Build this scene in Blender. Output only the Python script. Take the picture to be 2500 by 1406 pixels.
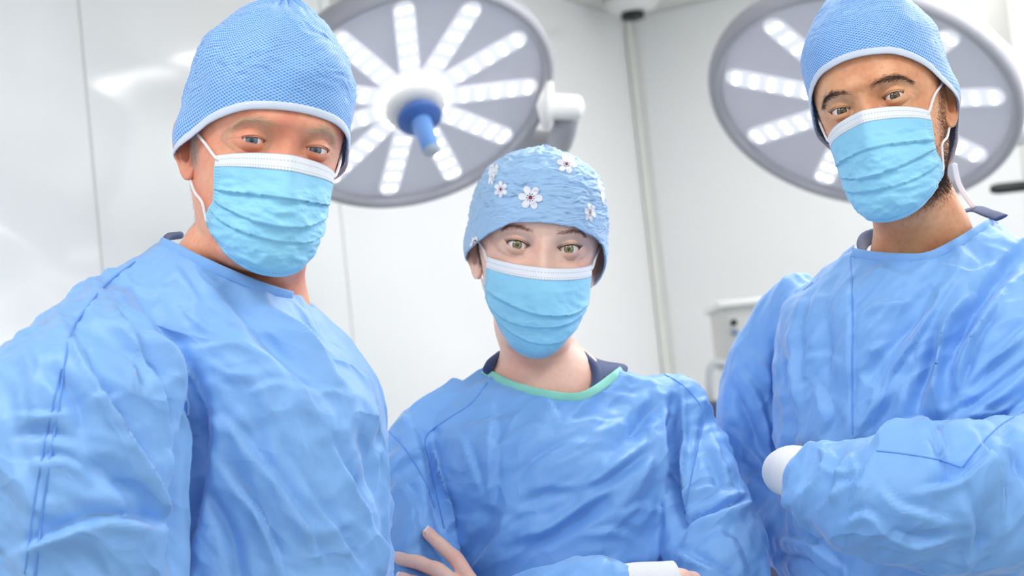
import bpy, bmesh, math, random
import numpy as np
from mathutils import Matrix, Vector
from mathutils.bvhtree import BVHTree

random.seed(7); RNG = np.random.default_rng(7)
scene = bpy.context.scene
COL = scene.collection
for o in list(bpy.data.objects): bpy.data.objects.remove(o, do_unlink=True)

# ------------------------------------------------------------------ camera
FPX = 4514.0                                   # focal length in pixels of a 2500 x 1406 frame
CAM_LOC = np.array([0.0, 0.0, 1.43])
PITCH, ROLL = math.radians(4.0), math.radians(6.0)
_r0 = np.array([1.0, 0, 0]); FWD = np.array([0, math.cos(PITCH), math.sin(PITCH)])
_u0 = np.array([0, -math.sin(PITCH), math.cos(PITCH)])
RIGHT = math.cos(ROLL)*_r0 - math.sin(ROLL)*_u0
UP = math.cos(ROLL)*_u0 + math.sin(ROLL)*_r0
cam_data = bpy.data.cameras.new('camera'); cam = bpy.data.objects.new('camera', cam_data); COL.objects.link(cam)
cam_data.sensor_fit = 'HORIZONTAL'; cam_data.sensor_width = 36.0; cam_data.lens = FPX/2500*36
cam_data.clip_start = 0.05; cam_data.clip_end = 60
cam.matrix_world = Matrix(((RIGHT[0], UP[0], -FWD[0], CAM_LOC[0]), (RIGHT[1], UP[1], -FWD[1], CAM_LOC[1]),
                           (RIGHT[2], UP[2], -FWD[2], CAM_LOC[2]), (0, 0, 0, 1)))
cam_data.dof.use_dof = True; cam_data.dof.focus_distance = 1.84
cam_data.dof.aperture_fstop = 65/10.0
scene.camera = cam

# ------------------------------------------------------------------ world, exposure
world = bpy.data.worlds.new('world'); scene.world = world; world.use_nodes = True
bg = world.node_tree.nodes['Background']
bg.inputs['Color'].default_value = (0.95, 0.975, 1.0, 1); bg.inputs['Strength'].default_value = 0.85
scene.view_settings.view_transform = 'Standard'; scene.view_settings.look = 'None'
scene.view_settings.exposure = 0.36; scene.view_settings.gamma = 1.0
scene.view_settings.use_curve_mapping = False
PANEL_EMIT = 9.0

# ------------------------------------------------------------------ frames
AX = np.stack([RIGHT, FWD, UP])                # rows: axes of the working frame (right, away, up)
def W(c): return CAM_LOC + np.asarray(c, float) @ AX
def to_c(w): return (np.asarray(w, float) - CAM_LOC) @ AX.T
def PX(px, py, d): return np.array([(px-1250.0)/FPX*d, d, (703.0-py)/FPX*d])
def pix(c):
    c = np.asarray(c); return np.stack([1250+FPX*c[..., 0]/c[..., 1], 703-FPX*c[..., 2]/c[..., 1]], -1)

# ------------------------------------------------------------------ mesh helpers
def new_mesh(name, v, f, uv=None, smooth=True):
    me = bpy.data.meshes.new(name); v = np.asarray(v, np.float32)
    if isinstance(f, np.ndarray) and f.ndim == 2:
        n, k = f.shape
        me.vertices.add(len(v)); me.vertices.foreach_set('co', v.ravel())
        me.loops.add(n*k); me.loops.foreach_set('vertex_index', f.astype(np.int32).ravel())
        me.polygons.add(n); me.polygons.foreach_set('loop_start', np.arange(0, n*k, k, dtype=np.int32))
        me.update(calc_edges=True); me.validate()
    else:
        me.from_pydata(v.tolist(), [], [list(map(int, q)) for q in f]); me.update()
    me.polygons.foreach_set('use_smooth', np.full(len(me.polygons), smooth, dtype=bool))
    if uv is not None:
        lay = me.uv_layers.new(name='UVMap'); idx = np.empty(len(me.loops), np.int32)
        me.loops.foreach_get('vertex_index', idx)
        lay.data.foreach_set('uv', np.asarray(uv, np.float32)[idx].ravel())
    return me
def obj(name, v, f, mat, parent=None, uv=None, smooth=True, frame='c', label=None):
    v = np.asarray(v, float)
    if frame == 'c': v = W(v)
    q = parent
    while q is not None and frame != 'local': v = v - np.array(q.location); q = q.parent
    me = new_mesh(name, v, f, uv, smooth)
    me.materials.append(mat)
    o = bpy.data.objects.new(name, me); COL.objects.link(o)
    if parent is not None: o.parent = parent
    if label: o['label'] = label
    return o
def obj_l(name, v, f, mat, parent, uv=None, smooth=True): return obj(name, v, f, mat, parent, uv, smooth, 'local')
def thing(name, label, cat, loc=(0, 0, 0), group=None):
    o = bpy.data.objects.new(name, None); COL.objects.link(o); o.location = loc; o.empty_display_size = .05
    o['label'] = label; o['category'] = cat
    if group: o['group'] = group
    return o
def gridf(nr, nc, wrap=False, flip=False):
    r = np.arange(nr-1)[:, None]; cc = nc if wrap else nc-1; c = np.arange(cc)[None, :]
    c1 = (c+1) % nc
    q = np.stack([r*nc+c+0*r, r*nc+c1, (r+1)*nc+c1, (r+1)*nc+c], -1).reshape(-1, 4)
    return q[:, ::-1].copy() if flip else q
def join(parts):
    V, F, n = [], [], 0
    for v, f in parts:
        V.append(np.asarray(v, float)); f = [list(q) for q in f]
        F += [[i+n for i in q] for q in f]; n += len(v)
    return np.concatenate(V), F
def box(x0, x1, y0, y1, z0, z1, b=0.0):
    if b <= 0:
        v = [(x, y, z) for x in (x0, x1) for y in (y0, y1) for z in (z0, z1)]
        return np.array(v), [(0, 1, 3, 2), (4, 6, 7, 5), (0, 4, 5, 1), (2, 3, 7, 6), (0, 2, 6, 4), (1, 5, 7, 3)]
    bm = bmesh.new(); bmesh.ops.create_cube(bm, size=1)
    for q in bm.verts: q.co = Vector(((x0+x1)/2+q.co.x*(x1-x0), (y0+y1)/2+q.co.y*(y1-y0), (z0+z1)/2+q.co.z*(z1-z0)))
    bmesh.ops.bevel(bm, geom=bm.edges[:], offset=b, segments=3, affect='EDGES', profile=.5)
    bm.verts.index_update(); v = np.array([q.co[:] for q in bm.verts]); f = [[q.index for q in p.verts] for p in bm.faces]; bm.free()
    return v, f
def lathe(prof, n=64):
    prof = np.array(prof, float); a = np.arange(n)/n*2*np.pi
    v = np.stack([prof[:, 0, None]*np.cos(a), prof[:, 0, None]*np.sin(a), prof[:, 1, None]+0*a], -1).reshape(-1, 3)
    return v, gridf(len(prof), n, True)
def pchip(xk, yk, x):
    xk = np.asarray(xk, float); yk = np.asarray(yk, float); x = np.asarray(x, float)
    h = np.diff(xk); dl = np.diff(yk)/h; m = np.zeros_like(yk)
    m[1:-1] = np.where(dl[:-1]*dl[1:] > 0, 2*dl[:-1]*dl[1:]/np.where(dl[:-1]+dl[1:] == 0, 1, dl[:-1]+dl[1:]), 0)
    m[0], m[-1] = dl[0], dl[-1]
    i = np.clip(np.searchsorted(xk, x)-1, 0, len(h)-1); t = np.clip((x-xk[i])/h[i], 0, 1)
    t2, t3 = t*t, t*t*t
    return (2*t3-3*t2+1)*yk[i]+(t3-2*t2+t)*h[i]*m[i]+(-2*t3+3*t2)*yk[i+1]+(t3-t2)*h[i]*m[i+1]
def smooth_path(P, n):
    P = np.asarray(P, float); k = np.r_[0, np.cumsum(np.linalg.norm(np.diff(P[:, :3], axis=0), axis=1))]
    t = np.linspace(0, k[-1], n); Q = np.vstack([2*P[0]-P[1], P, 2*P[-1]-P[-2]])
    out = []
    for tt in t:
        i = min(max(np.searchsorted(k, tt)-1, 0), len(P)-2); u = (tt-k[i])/max(k[i+1]-k[i], 1e-9)
        a, b, c, d = Q[i], Q[i+1], Q[i+2], Q[i+3]
        out.append(.5*((2*b)+(c-a)*u+(2*a-5*b+4*c-d)*u*u+(3*b-a-3*c+d)*u**3))
    return np.array(out)
def tube(P, r, ns=10, n=None, cap=True, flat=None, nrm=None):
    """tube along P; r scalar or per-point; flat=(normal-half, side-half) with nrm per point gives a band"""
    P = np.asarray(P, float); r = np.broadcast_to(np.asarray(r, float), (len(P),)).copy()
    if n is not None:
        Q = smooth_path(np.c_[P, r], n); P, r = Q[:, :3], Q[:, 3]
    T = np.gradient(P, axis=0); T /= np.linalg.norm(T, axis=1)[:, None]+1e-12
    up = np.array([0, 0, 1.]) if abs(T[0, 2]) < .9 else np.array([1., 0, 0])
    N = np.cross(up, T[0]); N /= np.linalg.norm(N); a = np.arange(ns)/ns*2*np.pi; V = []
    for i in range(len(P)):
        if nrm is not None: N = nrm[i]-T[i]*(nrm[i]@T[i])
        else: N = N-T[i]*(N@T[i])
        N = N/(np.linalg.norm(N)+1e-12); B = np.cross(T[i], N)
        ra, rb = (r[i], r[i]) if flat is None else (flat[0], flat[1])
        V.append(P[i]+ra*np.cos(a)[:, None]*N+rb*np.sin(a)[:, None]*B)
    V = np.concatenate(V); F = gridf(len(P), ns, True).tolist()
    if cap:
        V = np.vstack([V, P[0]-T[0]*r[0]*.35, P[-1]+T[-1]*r[-1]*.35]); m = len(P)*ns
        for k in range(ns):
            F.append([m, (k+1) % ns, k]); F.append([m+1, m-ns+k, m-ns+(k+1) % ns])
    return V, F

# ------------------------------------------------------------------ noise
_perm = np.random.default_rng(3).permutation(256); _perm = np.r_[_perm, _perm]
_g = np.random.default_rng(4).normal(size=(256, 3)); _g /= np.linalg.norm(_g, axis=1)[:, None]
def perlin(p):
    p = np.asarray(p, float); i = np.floor(p).astype(int); f = p-i; u = f*f*f*(f*(f*6-15)+10); i &= 255
    res = 0
    for dx in (0, 1):
        for dy in (0, 1):
            for dz in (0, 1):
                h = _perm[_perm[_perm[(i[:, 0]+dx) & 255]+((i[:, 1]+dy) & 255)]+((i[:, 2]+dz) & 255)]
                d = np.einsum('ij,ij->i', _g[h], f-np.array([dx, dy, dz]))
                wx = u[:, 0] if dx else 1-u[:, 0]; wy = u[:, 1] if dy else 1-u[:, 1]; wz = u[:, 2] if dz else 1-u[:, 2]
                res = res+d*wx*wy*wz
    return res*1.6
def ridged(p, oct=3):
    s, a, t = 0, 1.0, 0
    for k in range(oct):
        s = s+a*(1-2*np.abs(perlin(p*2.05**k+7.3*k))); t += a; a *= .5
    return s/t-.45
def sstep(a, b, x):
    t = np.clip((np.asarray(x, float)-a)/(b-a), 0, 1); return t*t*(3-2*t)

# ------------------------------------------------------------------ materials
def srgb(r, g, b):
    return tuple((c/255/12.92 if c <= 10.3 else ((c/255+.055)/1.055)**2.4) for c in (r, g, b))+(1.0,)
class NT:
    def __init__(s, name):
        s.m = bpy.data.materials.new(name); s.m.use_nodes = True; s.t = s.m.node_tree; s.n = s.t.nodes; s.b = s.n['Principled BSDF']
    def new(s, t, **k):
        q = s.n.new(t)
        for a, v in k.items(): setattr(q, a, v)
        return q
    def link(s, a, b): s.t.links.new(a, b)
    def set(s, **k):
        for a, v in k.items(): s.b.inputs[a.replace('_', ' ')].default_value = v
    def val(s, sock, v):
        if hasattr(v, 'is_output'): s.link(v, sock)
        else: sock.default_value = v
    def math(s, op, a, b=None, c=None):
        q = s.new('ShaderNodeMath', operation=op)
        for i, x in enumerate((a, b, c)):
            if x is not None: s.val(q.inputs[i], x)
        return q.outputs[0]
    def mix(s, f, a, b, bt='MIX'):
        q = s.new('ShaderNodeMix', data_type='RGBA', blend_type=bt)
        s.val(q.inputs[0], f); s.val(q.inputs[6], a); s.val(q.inputs[7], b); return q.outputs[2]
    def noise(s, scale, vec=None, detail=3, rough=.55, dist=0.0, typ='FBM'):
        q = s.new('ShaderNodeTexNoise'); q.noise_type = typ; q.inputs['Scale'].default_value = scale
        q.inputs['Detail'].default_value = detail; q.inputs['Roughness'].default_value = rough; q.inputs['Distortion'].default_value = dist
        if vec is not None: s.link(vec, q.inputs['Vector'])
        return q.outputs[0]
    def ramp(s, fac, stops):
        q = s.new('ShaderNodeValToRGB'); e = q.color_ramp.elements
        while len(e) < len(stops): e.new(.5)
        for i, (p, c) in enumerate(stops): e[i].position = p; e[i].color = c
        s.link(fac, q.inputs[0]); return q.outputs[0]
    def coord(s, which='Object'): return s.new('ShaderNodeTexCoord').outputs[which]
    def sep(s, v):
        q = s.new('ShaderNodeSeparateXYZ'); s.link(v, q.inputs[0]); return q.outputs
    def color(s, c): s.val(s.b.inputs['Base Color'], c)
    def bump(s, h, strength=.5, dist=.001):
        q = s.new('ShaderNodeBump'); q.inputs['Strength'].default_value = strength; q.inputs['Distance'].default_value = dist
        s.link(h, q.inputs['Height'])
        old = s.b.inputs['Normal'].links
        if old: s.link(old[0].from_socket, q.inputs['Normal'])
        s.link(q.outputs[0], s.b.inputs['Normal'])
def plain(name, col, rough=.5, metal=0.0, emit=None, es=0.0, nz=.04, coat=0.0):
    k = NT(name); k.set(Roughness=rough, Metallic=metal, Coat_Weight=coat)
    a = tuple(c*(1-nz) for c in col[:3])+(1,); b = tuple(min(1, c*(1+nz)) for c in col[:3])+(1,)
    k.color(k.mix(k.noise(9.0, k.coord()), a, b))
    if emit: k.set(Emission_Color=emit, Emission_Strength=es)
    return k.m

# ------------------------------------------------------------------ the room
ROOM_H = 2.685
CORN = W(PX(1567, 400, 6.0)); CX, CY = CORN[0], CORN[1]
AL, AR = math.radians(61), math.radians(29)
DL = np.array([-math.cos(AL), -math.sin(AL)]); DR = np.array([math.cos(AR), -math.sin(AR)])
NL = np.array([-DL[1], DL[0]]); NL = NL if NL @ (-np.array([CX, CY])) > 0 else -NL       # wall normals into the room
NR = np.array([-DR[1], DR[0]]); NR = NR if NR @ (-np.array([CX, CY])) > 0 else -NR
def wall_mat(name, c1, c2, rough):
    k = NT(name); k.set(Roughness=rough, Coat_Weight=.0); k.b.inputs['Specular IOR Level'].default_value = .5
    k.color(k.mix(k.noise(1.3, k.coord(), 2), c1, c2)); return k.m
M_wall = wall_mat('wall_panel_white', srgb(240, 240, 241), srgb(244, 244, 244), .08)
M_wallR = wall_mat('wall_panel_cool_white', srgb(243, 244, 244), srgb(247, 247, 247), .3)
M_joint = plain('joint_grey', srgb(236, 236, 230), .6)
M_ceil = plain('ceiling_paint', srgb(228, 229, 223), .8, nz=.02)
M_floor = plain('floor_vinyl', srgb(172, 180, 184), .35)
M_panel = plain('light_diffuser', srgb(255, 255, 255), .5, emit=(1, 1, 1, 1), es=PANEL_EMIT)
M_frame = plain('light_frame', srgb(225, 225, 225), .4)
def struct(o): o['kind'] = 'structure'; return o
def wall_slab(name, D, N, length, joints, mat, bias=0.0):
    """backing slab plus panels that stand 6 mm proud with recessed joints between them"""
    def q(t, n, z): return (CX+D[0]*t-N[0]*n*-1, CY+D[1]*t+N[1]*n, z)
    def slab(t0, t1, n0, n1, z0, z1):
        v = [q(t, n, z) for t in (t0, t1) for n in (n0, n1) for z in (z0, z1)]
        return np.array(v), box(0, 1, 0, 1, 0, 1)[1]
    v, f = slab(-.15, length, -.12, 0.0, 0, ROOM_H)
    wl = struct(obj(name, v, f, M_joint, frame='w', smooth=False))
    edges = [bias+.0]+list(joints)+[length]
    for a, b in zip(edges[:-1], edges[1:]):
        v, f = slab(a+.0035, b-.0035, 0.0, .005, .1, ROOM_H-.004)
        obj('panel', v, f, mat, wl, frame='w', smooth=False)
    return wl
def t_on_wall(D, px, py=500):
    r = W(PX(px, py, 1.0))-CAM_LOC                    # horizontal intersection of a sight line with the wall plane
    A = np.array([[D[0], -r[0]], [D[1], -r[1]]]); return np.linalg.solve(A, -np.array([CX, CY]))[0]
jl = [t_on_wall(DL, 835, 600), t_on_wall(DL, 222, 400)]
wall_l = wall_slab('wall_left', DL, NL, 5.2, jl+[jl[1]+1.2], M_wall, .03)
wall_r = wall_slab('wall_right', DR, NR, 4.6, [t_on_wall(DR, 2560), t_on_wall(DR, 2560)+1.3], M_wallR, .03)
_c = np.array([CX, CY])
def corner_strip():
    a, b = _c+DL*.034+NL*.010, _c+DR*.034+NR*.010; m = _c+(NL+NR)*.012
    P = [_c-(NL+NR)*.02, a, m, b]; v = [(p[0], p[1], z) for z in (.0, ROOM_H) for p in P]
    return np.array(v), [(0, 1, 5, 4), (1, 2, 6, 5), (2, 3, 7, 6), (3, 0, 4, 7)]
struct(obj('trim_1', *corner_strip(), M_joint, frame='w', smooth=False))
v, f = box(-6, 6, -4.2, 8, -.1, 0); struct(obj('floor', v, f, M_floor, frame='w', smooth=False))
v, f = box(-6, 6, -4.2, 8, ROOM_H, ROOM_H+.1); struct(obj('ceiling', v, f, M_ceil, frame='w', smooth=False))
# ceiling light panels, some added unseen to brighten the right wall (the left one is the one mirrored in the glossy wall)
def mirror_on_ceiling(px, py):
    d = W(PX(px, py, 1.0))-CAM_LOC; n3 = np.array([NL[0], NL[1], 0]); p0 = np.array([CX, CY, 0])+n3*.008
    t = ((p0-CAM_LOC)@n3)/(d@n3); h = CAM_LOC+d*t; r = d-2*(d@n3)*n3
    return h+r*((ROOM_H-h[2])/r[2])
def ceiling_panel(c, s, ang, label):
    t = thing('ceiling_light', label, 'ceiling light', (c[0], c[1], ROOM_H), 'ceiling light panels')
    t.rotation_euler.z = ang
    for nm, q, m in (('frame', box(-s/2-.03, s/2+.03, -s/2-.03, s/2+.03, -.012, 0, .004), M_frame), ('diffuser', box(-s/2, s/2, -s/2, s/2, -.016, -.004), M_panel)):
        obj_l(nm, *q, m, t, smooth=False)
mp = [mirror_on_ceiling(*q) for q in ((195, 205), (372, 158), (350, 232), (520, 190))]
mc = np.mean(mp, 0)
ceiling_panel(mc, .36, -AR, 'small square ceiling light mirrored in the glossy left wall')
ceiling_panel((1.03, 4.86, 0), .35, -AR, 'small square ceiling light added near the room corner to brighten the right wall')  # added out of frame only to lift the right wall's brightness
for (x, y), sz, lb in (((-.9, 1.0), .6, 'square ceiling light above the older man'), ((.9, .9), .6, 'square ceiling light above the bearded man'),
                   ((0., -.5), .6, 'square ceiling light above the camera'), ((.55, 2.7), .6, 'square ceiling light above the woman'),
                   ((1.7, 2.7), .6, 'square ceiling light behind the bearded man'), ((1.2, 3.6), .6, 'square ceiling light added as wall fill over the lamp behind the bearded man'),  # the one over the lamp is an added fill for the right wall
                   ((2.1, 3.6), .8, 'large square fill light added on the ceiling in front of the right wall'),  # unseen panel added to throw more light on the right wall
                   ((3.0, 3.8), .8, 'large square fill light added on the ceiling beyond the ceiling pendant')):  # also an added, unseen fill for the right wall
    ceiling_panel((x, y, 0), sz, 0, lb)

# ------------------------------------------------------------------ ceiling sprinkler in the corner
M_white = plain('white_plastic', srgb(232, 231, 228), .4)
M_black = plain('black_plastic', srgb(24, 26, 30), .45)
sp = W(PX(1545, 40, 5.72)); k = thing('ceiling_sensor', 'small white ceiling sensor with black tip in the room corner', 'sensor', (sp[0], sp[1], ROOM_H))
hz = ROOM_H-sp[2]
obj_l('housing', *lathe([(0, 0), (.085, 0), (.085, -.02), (.07, -hz*.72), (.05, -hz*.8), (0, -hz*.8)], 32), M_white, k)
obj_l('tip', *lathe([(0, -hz*.78), (.036, -hz*.78), (.036, -hz*1.12), (.02, -hz*1.2), (0, -hz*1.2)], 24), M_black, k)

# ------------------------------------------------------------------ surgical lamps
M_face = plain('lamp_face_lavender_grey', srgb(216, 212, 221), .35, coat=.3)
M_rim = plain('lamp_rim_grey', srgb(160, 159, 166), .45)
M_house = plain('lamp_housing_white', srgb(226, 224, 221), .4)
M_bar = plain('lamp_light_bar', srgb(232, 232, 238), .3, emit=(.96, .97, 1, 1), es=.22)
M_led = plain('lamp_led', srgb(255, 255, 255), .3, emit=(1, 1, 1, 1), es=5.0)
M_hblue = plain('lamp_handle_blue', srgb(60, 98, 168), .45)
M_hblue2 = plain('lamp_grip_blue', srgb(92, 138, 200), .4)
M_hcap = plain('lamp_grip_end', srgb(170, 180, 190), .5)
def lamp(cpx, d, rpx, cosT, mdir, label, rot, nbar=11):
    c = PX(*cpx, d); R = rpx/FPX*d; s = math.sqrt(1-cosT*cosT)
    n = np.array([s*mdir[0], -cosT, -s*mdir[1]]); n /= np.linalg.norm(n)        # the face looks down at the camera side
    ex = np.array([mdir[1], 0, mdir[0]]); ex -= n*(ex@n); ex /= np.linalg.norm(ex); ey = np.cross(n, ex)
    A = np.stack([ex, ey, n]) @ AX; cw = W(c)
    t = thing('surgical_lamp', label, 'surgical lamp', tuple(cw), 'surgical lamps')
    t.matrix_world = Matrix(((A[0][0], A[1][0], A[2][0], cw[0]), (A[0][1], A[1][1], A[2][1], cw[1]), (A[0][2], A[1][2], A[2][2], cw[2]), (0, 0, 0, 1)))
    obj_l('housing', *lathe([(0, -.11), (R*.3, -.11), (R*.6, -.095), (R*.86, -.07), (R*.97, -.04), (R*1.0, -.012), (R*.99, .0)], 96), M_house, t)
    obj_l('rim', *lathe([(R*.985, -.03), (R*1.0, -.02), (R*1.005, .0), (R*.99, .014), (R*.955, .02), (R*.925, .012), (R*.915, -.004)], 96), M_rim, t)
    obj_l('face_plate', *lathe([(0, .0), (R*.5, .001), (R*.925, .0)], 96), M_face, t)
    led = None; w = .072*R
    for i in range(nbar):
        a = rot+i*2*math.pi/nbar; r0, r1 = .21*R, .89*R
        pts = [(r0, -w), (r1-w, -w)]+[(r1-w+w*math.sin(q), -w*math.cos(q)) for q in np.linspace(.2, math.pi-.2, 8)]+[(r1-w, w), (r0, w)]
        m = len(pts); v = [(x, y, z) for z in (0.0005, .006) for x, y in pts]
        f = [list(range(m, 2*m))]+[[j, (j+1) % m, m+(j+1) % m, m+j] for j in range(m)]
        b = obj_l('light_bar', v, f, M_bar, t, smooth=False); b.rotation_euler.z = a
        for j in range(6):
            for q in (-1, 1):
                x = r0+w*.5+(r1-w*1.2-r0-w*.3)*j/5
                if led is None: led = new_mesh('led', *lathe([(0, .0105), (R*.012, .0100), (R*.020, .0068), (R*.020, .0055)], 12)); led.materials.append(M_led)
                o = bpy.data.objects.new('led', led); COL.objects.link(o); o.parent = b; o.location = (x, q*w*.42, 0)
    obj_l('hub', *lathe([(R*.215, 0), (R*.215, .02), (R*.20, .032), (R*.15, .036), (0, .036)], 64), M_house, t)
    obj_l('handle_shield', *lathe([(R*.10, .03), (R*.15, .05), (R*.155, .056), (R*.14, .06), (R*.07, .066), (0, .066)], 48), M_hblue, t)
    g = obj_l('handle_grip', *lathe([(R*.075, .05), (R*.07, .08), (R*.064, .11), (R*.06, .14), (R*.056, .144)], 32), M_hblue2, t)
    obj_l('grip_end', *lathe([(R*.056, .143), (R*.048, .148), (0, .149)], 32), M_hcap, g)
    return t, c, R, n, ex, ey
def lam_part(t, name, v, f, mat):                     # a part given in the working frame, stored in the lamp's own frame
    wv = W(v); inv = np.array(t.matrix_world.inverted()); lv = wv @ inv[:3, :3].T + inv[:3, 3]
    return obj_l(name, lv, f, mat, t)
L1, c1, R1, n1, ex1, ey1 = lamp((1007, 243), 3.6, 360, .62, (.362, .932), 'round surgical lamp with blue handle hanging behind the older man', math.radians(111))
d1 = 4.2
lam_part(L1, 'pivot', *tube([PX(1330, 258, 3.650), PX(1345, 259, 3.650), PX(1350, 260, 3.650), PX(1412, 262, 3.650), PX(1420, 262, 3.650)], [.05, .05, .026, .025, .02], 20), M_house)
lam_part(L1, 'yoke', *tube([PX(1385, 285, 3.670), PX(1372, 330, 3.730), PX(1350, 352, 3.820), PX(1240, 330, 3.960), PX(1100, 250, 4.000), PX(1000, 120, 4.020)], [.024, .026, .027, .03, .03, .03], 16, 40), M_rim)
lam_part(L1, 'arm', *tube([PX(1000, 130, 4.000), PX(980, 40, 3.900), PX(850, 10, 3.760), PX(840, -60, 3.740), np.r_[to_c(np.r_[W(PX(835, -100, 3.730))[:2], ROOM_H])]], [.04, .04, .03, .028, .028], 16, 40), M_house)
L2, c2, R2, n2, ex2, ey2 = lamp((2108, 247), 4.0, 384, .55, (-.315, .949), 'round surgical lamp hanging behind the bearded man', math.radians(-9), 9)
lam_part(L2, 'yoke', *tube([PX(2480, 330, 4.02), PX(2496, 290, 4.06), PX(2475, 180, 4.2), PX(2390, 90, 4.32), PX(2330, 62, 4.36)], [.03, .032, .03, .028, .03], 16, 40), M_house)
lam_part(L2, 'arm', *tube([PX(2345, 75, 4.36), PX(2325, 58, 4.36), PX(2270, 10, 4.36), PX(2250, -60, 4.36), np.r_[to_c(np.r_[W(PX(2240, -120, 4.36))[:2], ROOM_H])]], [.02, .024, .022, .022, .022], 16, 40), M_house)
lam_part(L2, 'pole', *tube([PX(2335, 70, 4.4), PX(2318, 0, 4.4), np.r_[to_c(np.r_[W(PX(2290, -110, 4.4))[:2], ROOM_H])]], [.018, .018, .018], 12), M_house)

# ------------------------------------------------------------------ ceiling pendant at the right edge
pc = W(PX(2510, 100, 4.75)); pd = thing('ceiling_pendant', 'grey white ceiling pendant column with a black grip at the right edge', 'pendant', (pc[0], pc[1], ROOM_H))
zb = W(PX(2470, 205, 4.75))[2]-ROOM_H
M_pend = plain('pendant_grey', srgb(206, 205, 200), .5)
obj_l('column', *box(-.075, .30, -.1, .1, zb, 0, .01), M_pend, pd, smooth=False)
z2 = W(PX(2500, 440, 4.75))[2]-ROOM_H
obj_l('head', *box(-.035, .32, -.11, .11, z2, zb-.03, .025), M_white, pd, smooth=False)
hb = W(PX(2462, 458, 4.72))-np.array(pd.location)
obj_l('grip', *tube([hb+np.array([-.045, 0, 0]), hb+np.array([-.03, 0, 0]), hb+np.array([.035, 0, -.0]), hb+np.array([.12, .0, .0])], [.01, .014, .014, .012], 14), M_black, pd)

# ------------------------------------------------------------------ medical cart far behind
M_navy = plain('cart_navy', srgb(60, 66, 92), .5)
M_steel = plain('cart_handle_grey', srgb(196, 200, 202), .4)
cd = 4.7; ct = W(PX(1850, 900, cd)); cart = thing('medical_cart', 'white medical cart with loop handle seen between the woman and the bearded man', 'cart', (ct[0], ct[1], 0))
def cz(py, px=1800): return W(PX(px, py, cd))[2]
xl = W(PX(1772, 800, cd))[0]-ct[0]
obj_l('body', *box(xl-.02, xl+.42, -.16, .16, cz(900), cz(742), .012), M_pend, cart, smooth=False)
obj_l('top', *box(xl-.035, xl+.44, -.18, .18, cz(756), cz(738), .008), M_white, cart, smooth=False)
obj_l('cabinet', *box(xl-.02, xl+.46, -.2, .2, .08, cz(905), .012), M_white, cart, smooth=False)
obj_l('drawer_unit', *box(xl-.12, xl+.08, -.3, -.14, .1, cz(972), .01), M_navy, cart, smooth=False)
kn = W(PX(1790, 788, cd-.17))-np.array(cart.location); kp = W(PX(1793, 812, cd-.17))-np.array(cart.location)
for nm, p, m, r in (('knob', kn, M_black, .0085), ('knob', kp, plain('knob_blue', srgb(120, 140, 175), .4), .009)):
    v, f = lathe([(r, 0), (r, .02), (r*.8, .026), (0, .027)], 20); v = np.stack([v[:, 0], -v[:, 2], v[:, 1]], -1)+p
    obj_l(nm, v, f, m, cart)
hp = [W(PX(a, b, cd-.2))-np.array(cart.location) for a, b in ((1737, 985), (1733, 930), (1736, 897), (1752, 886), (1785, 890))]
obj_l('handle', *tube(hp, .010, 12, 30), M_steel, cart)
for dx in (xl+.02, xl+.4):
    for dy in (-.15, .15):
        v, f = lathe([(0, 0), (.03, .0), (.034, .012), (.034, .028), (.03, .04), (0, .04)], 20); v = np.stack([v[:, 2]+dx-.02, v[:, 0]+dy, v[:, 1]+.036], -1)
        obj_l('caster', v, f, M_black, cart); obj_l('caster_stem', *box(dx-.01, dx+.01, dy-.01, dy+.01, .05, .09), M_steel, cart, smooth=False)
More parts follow.
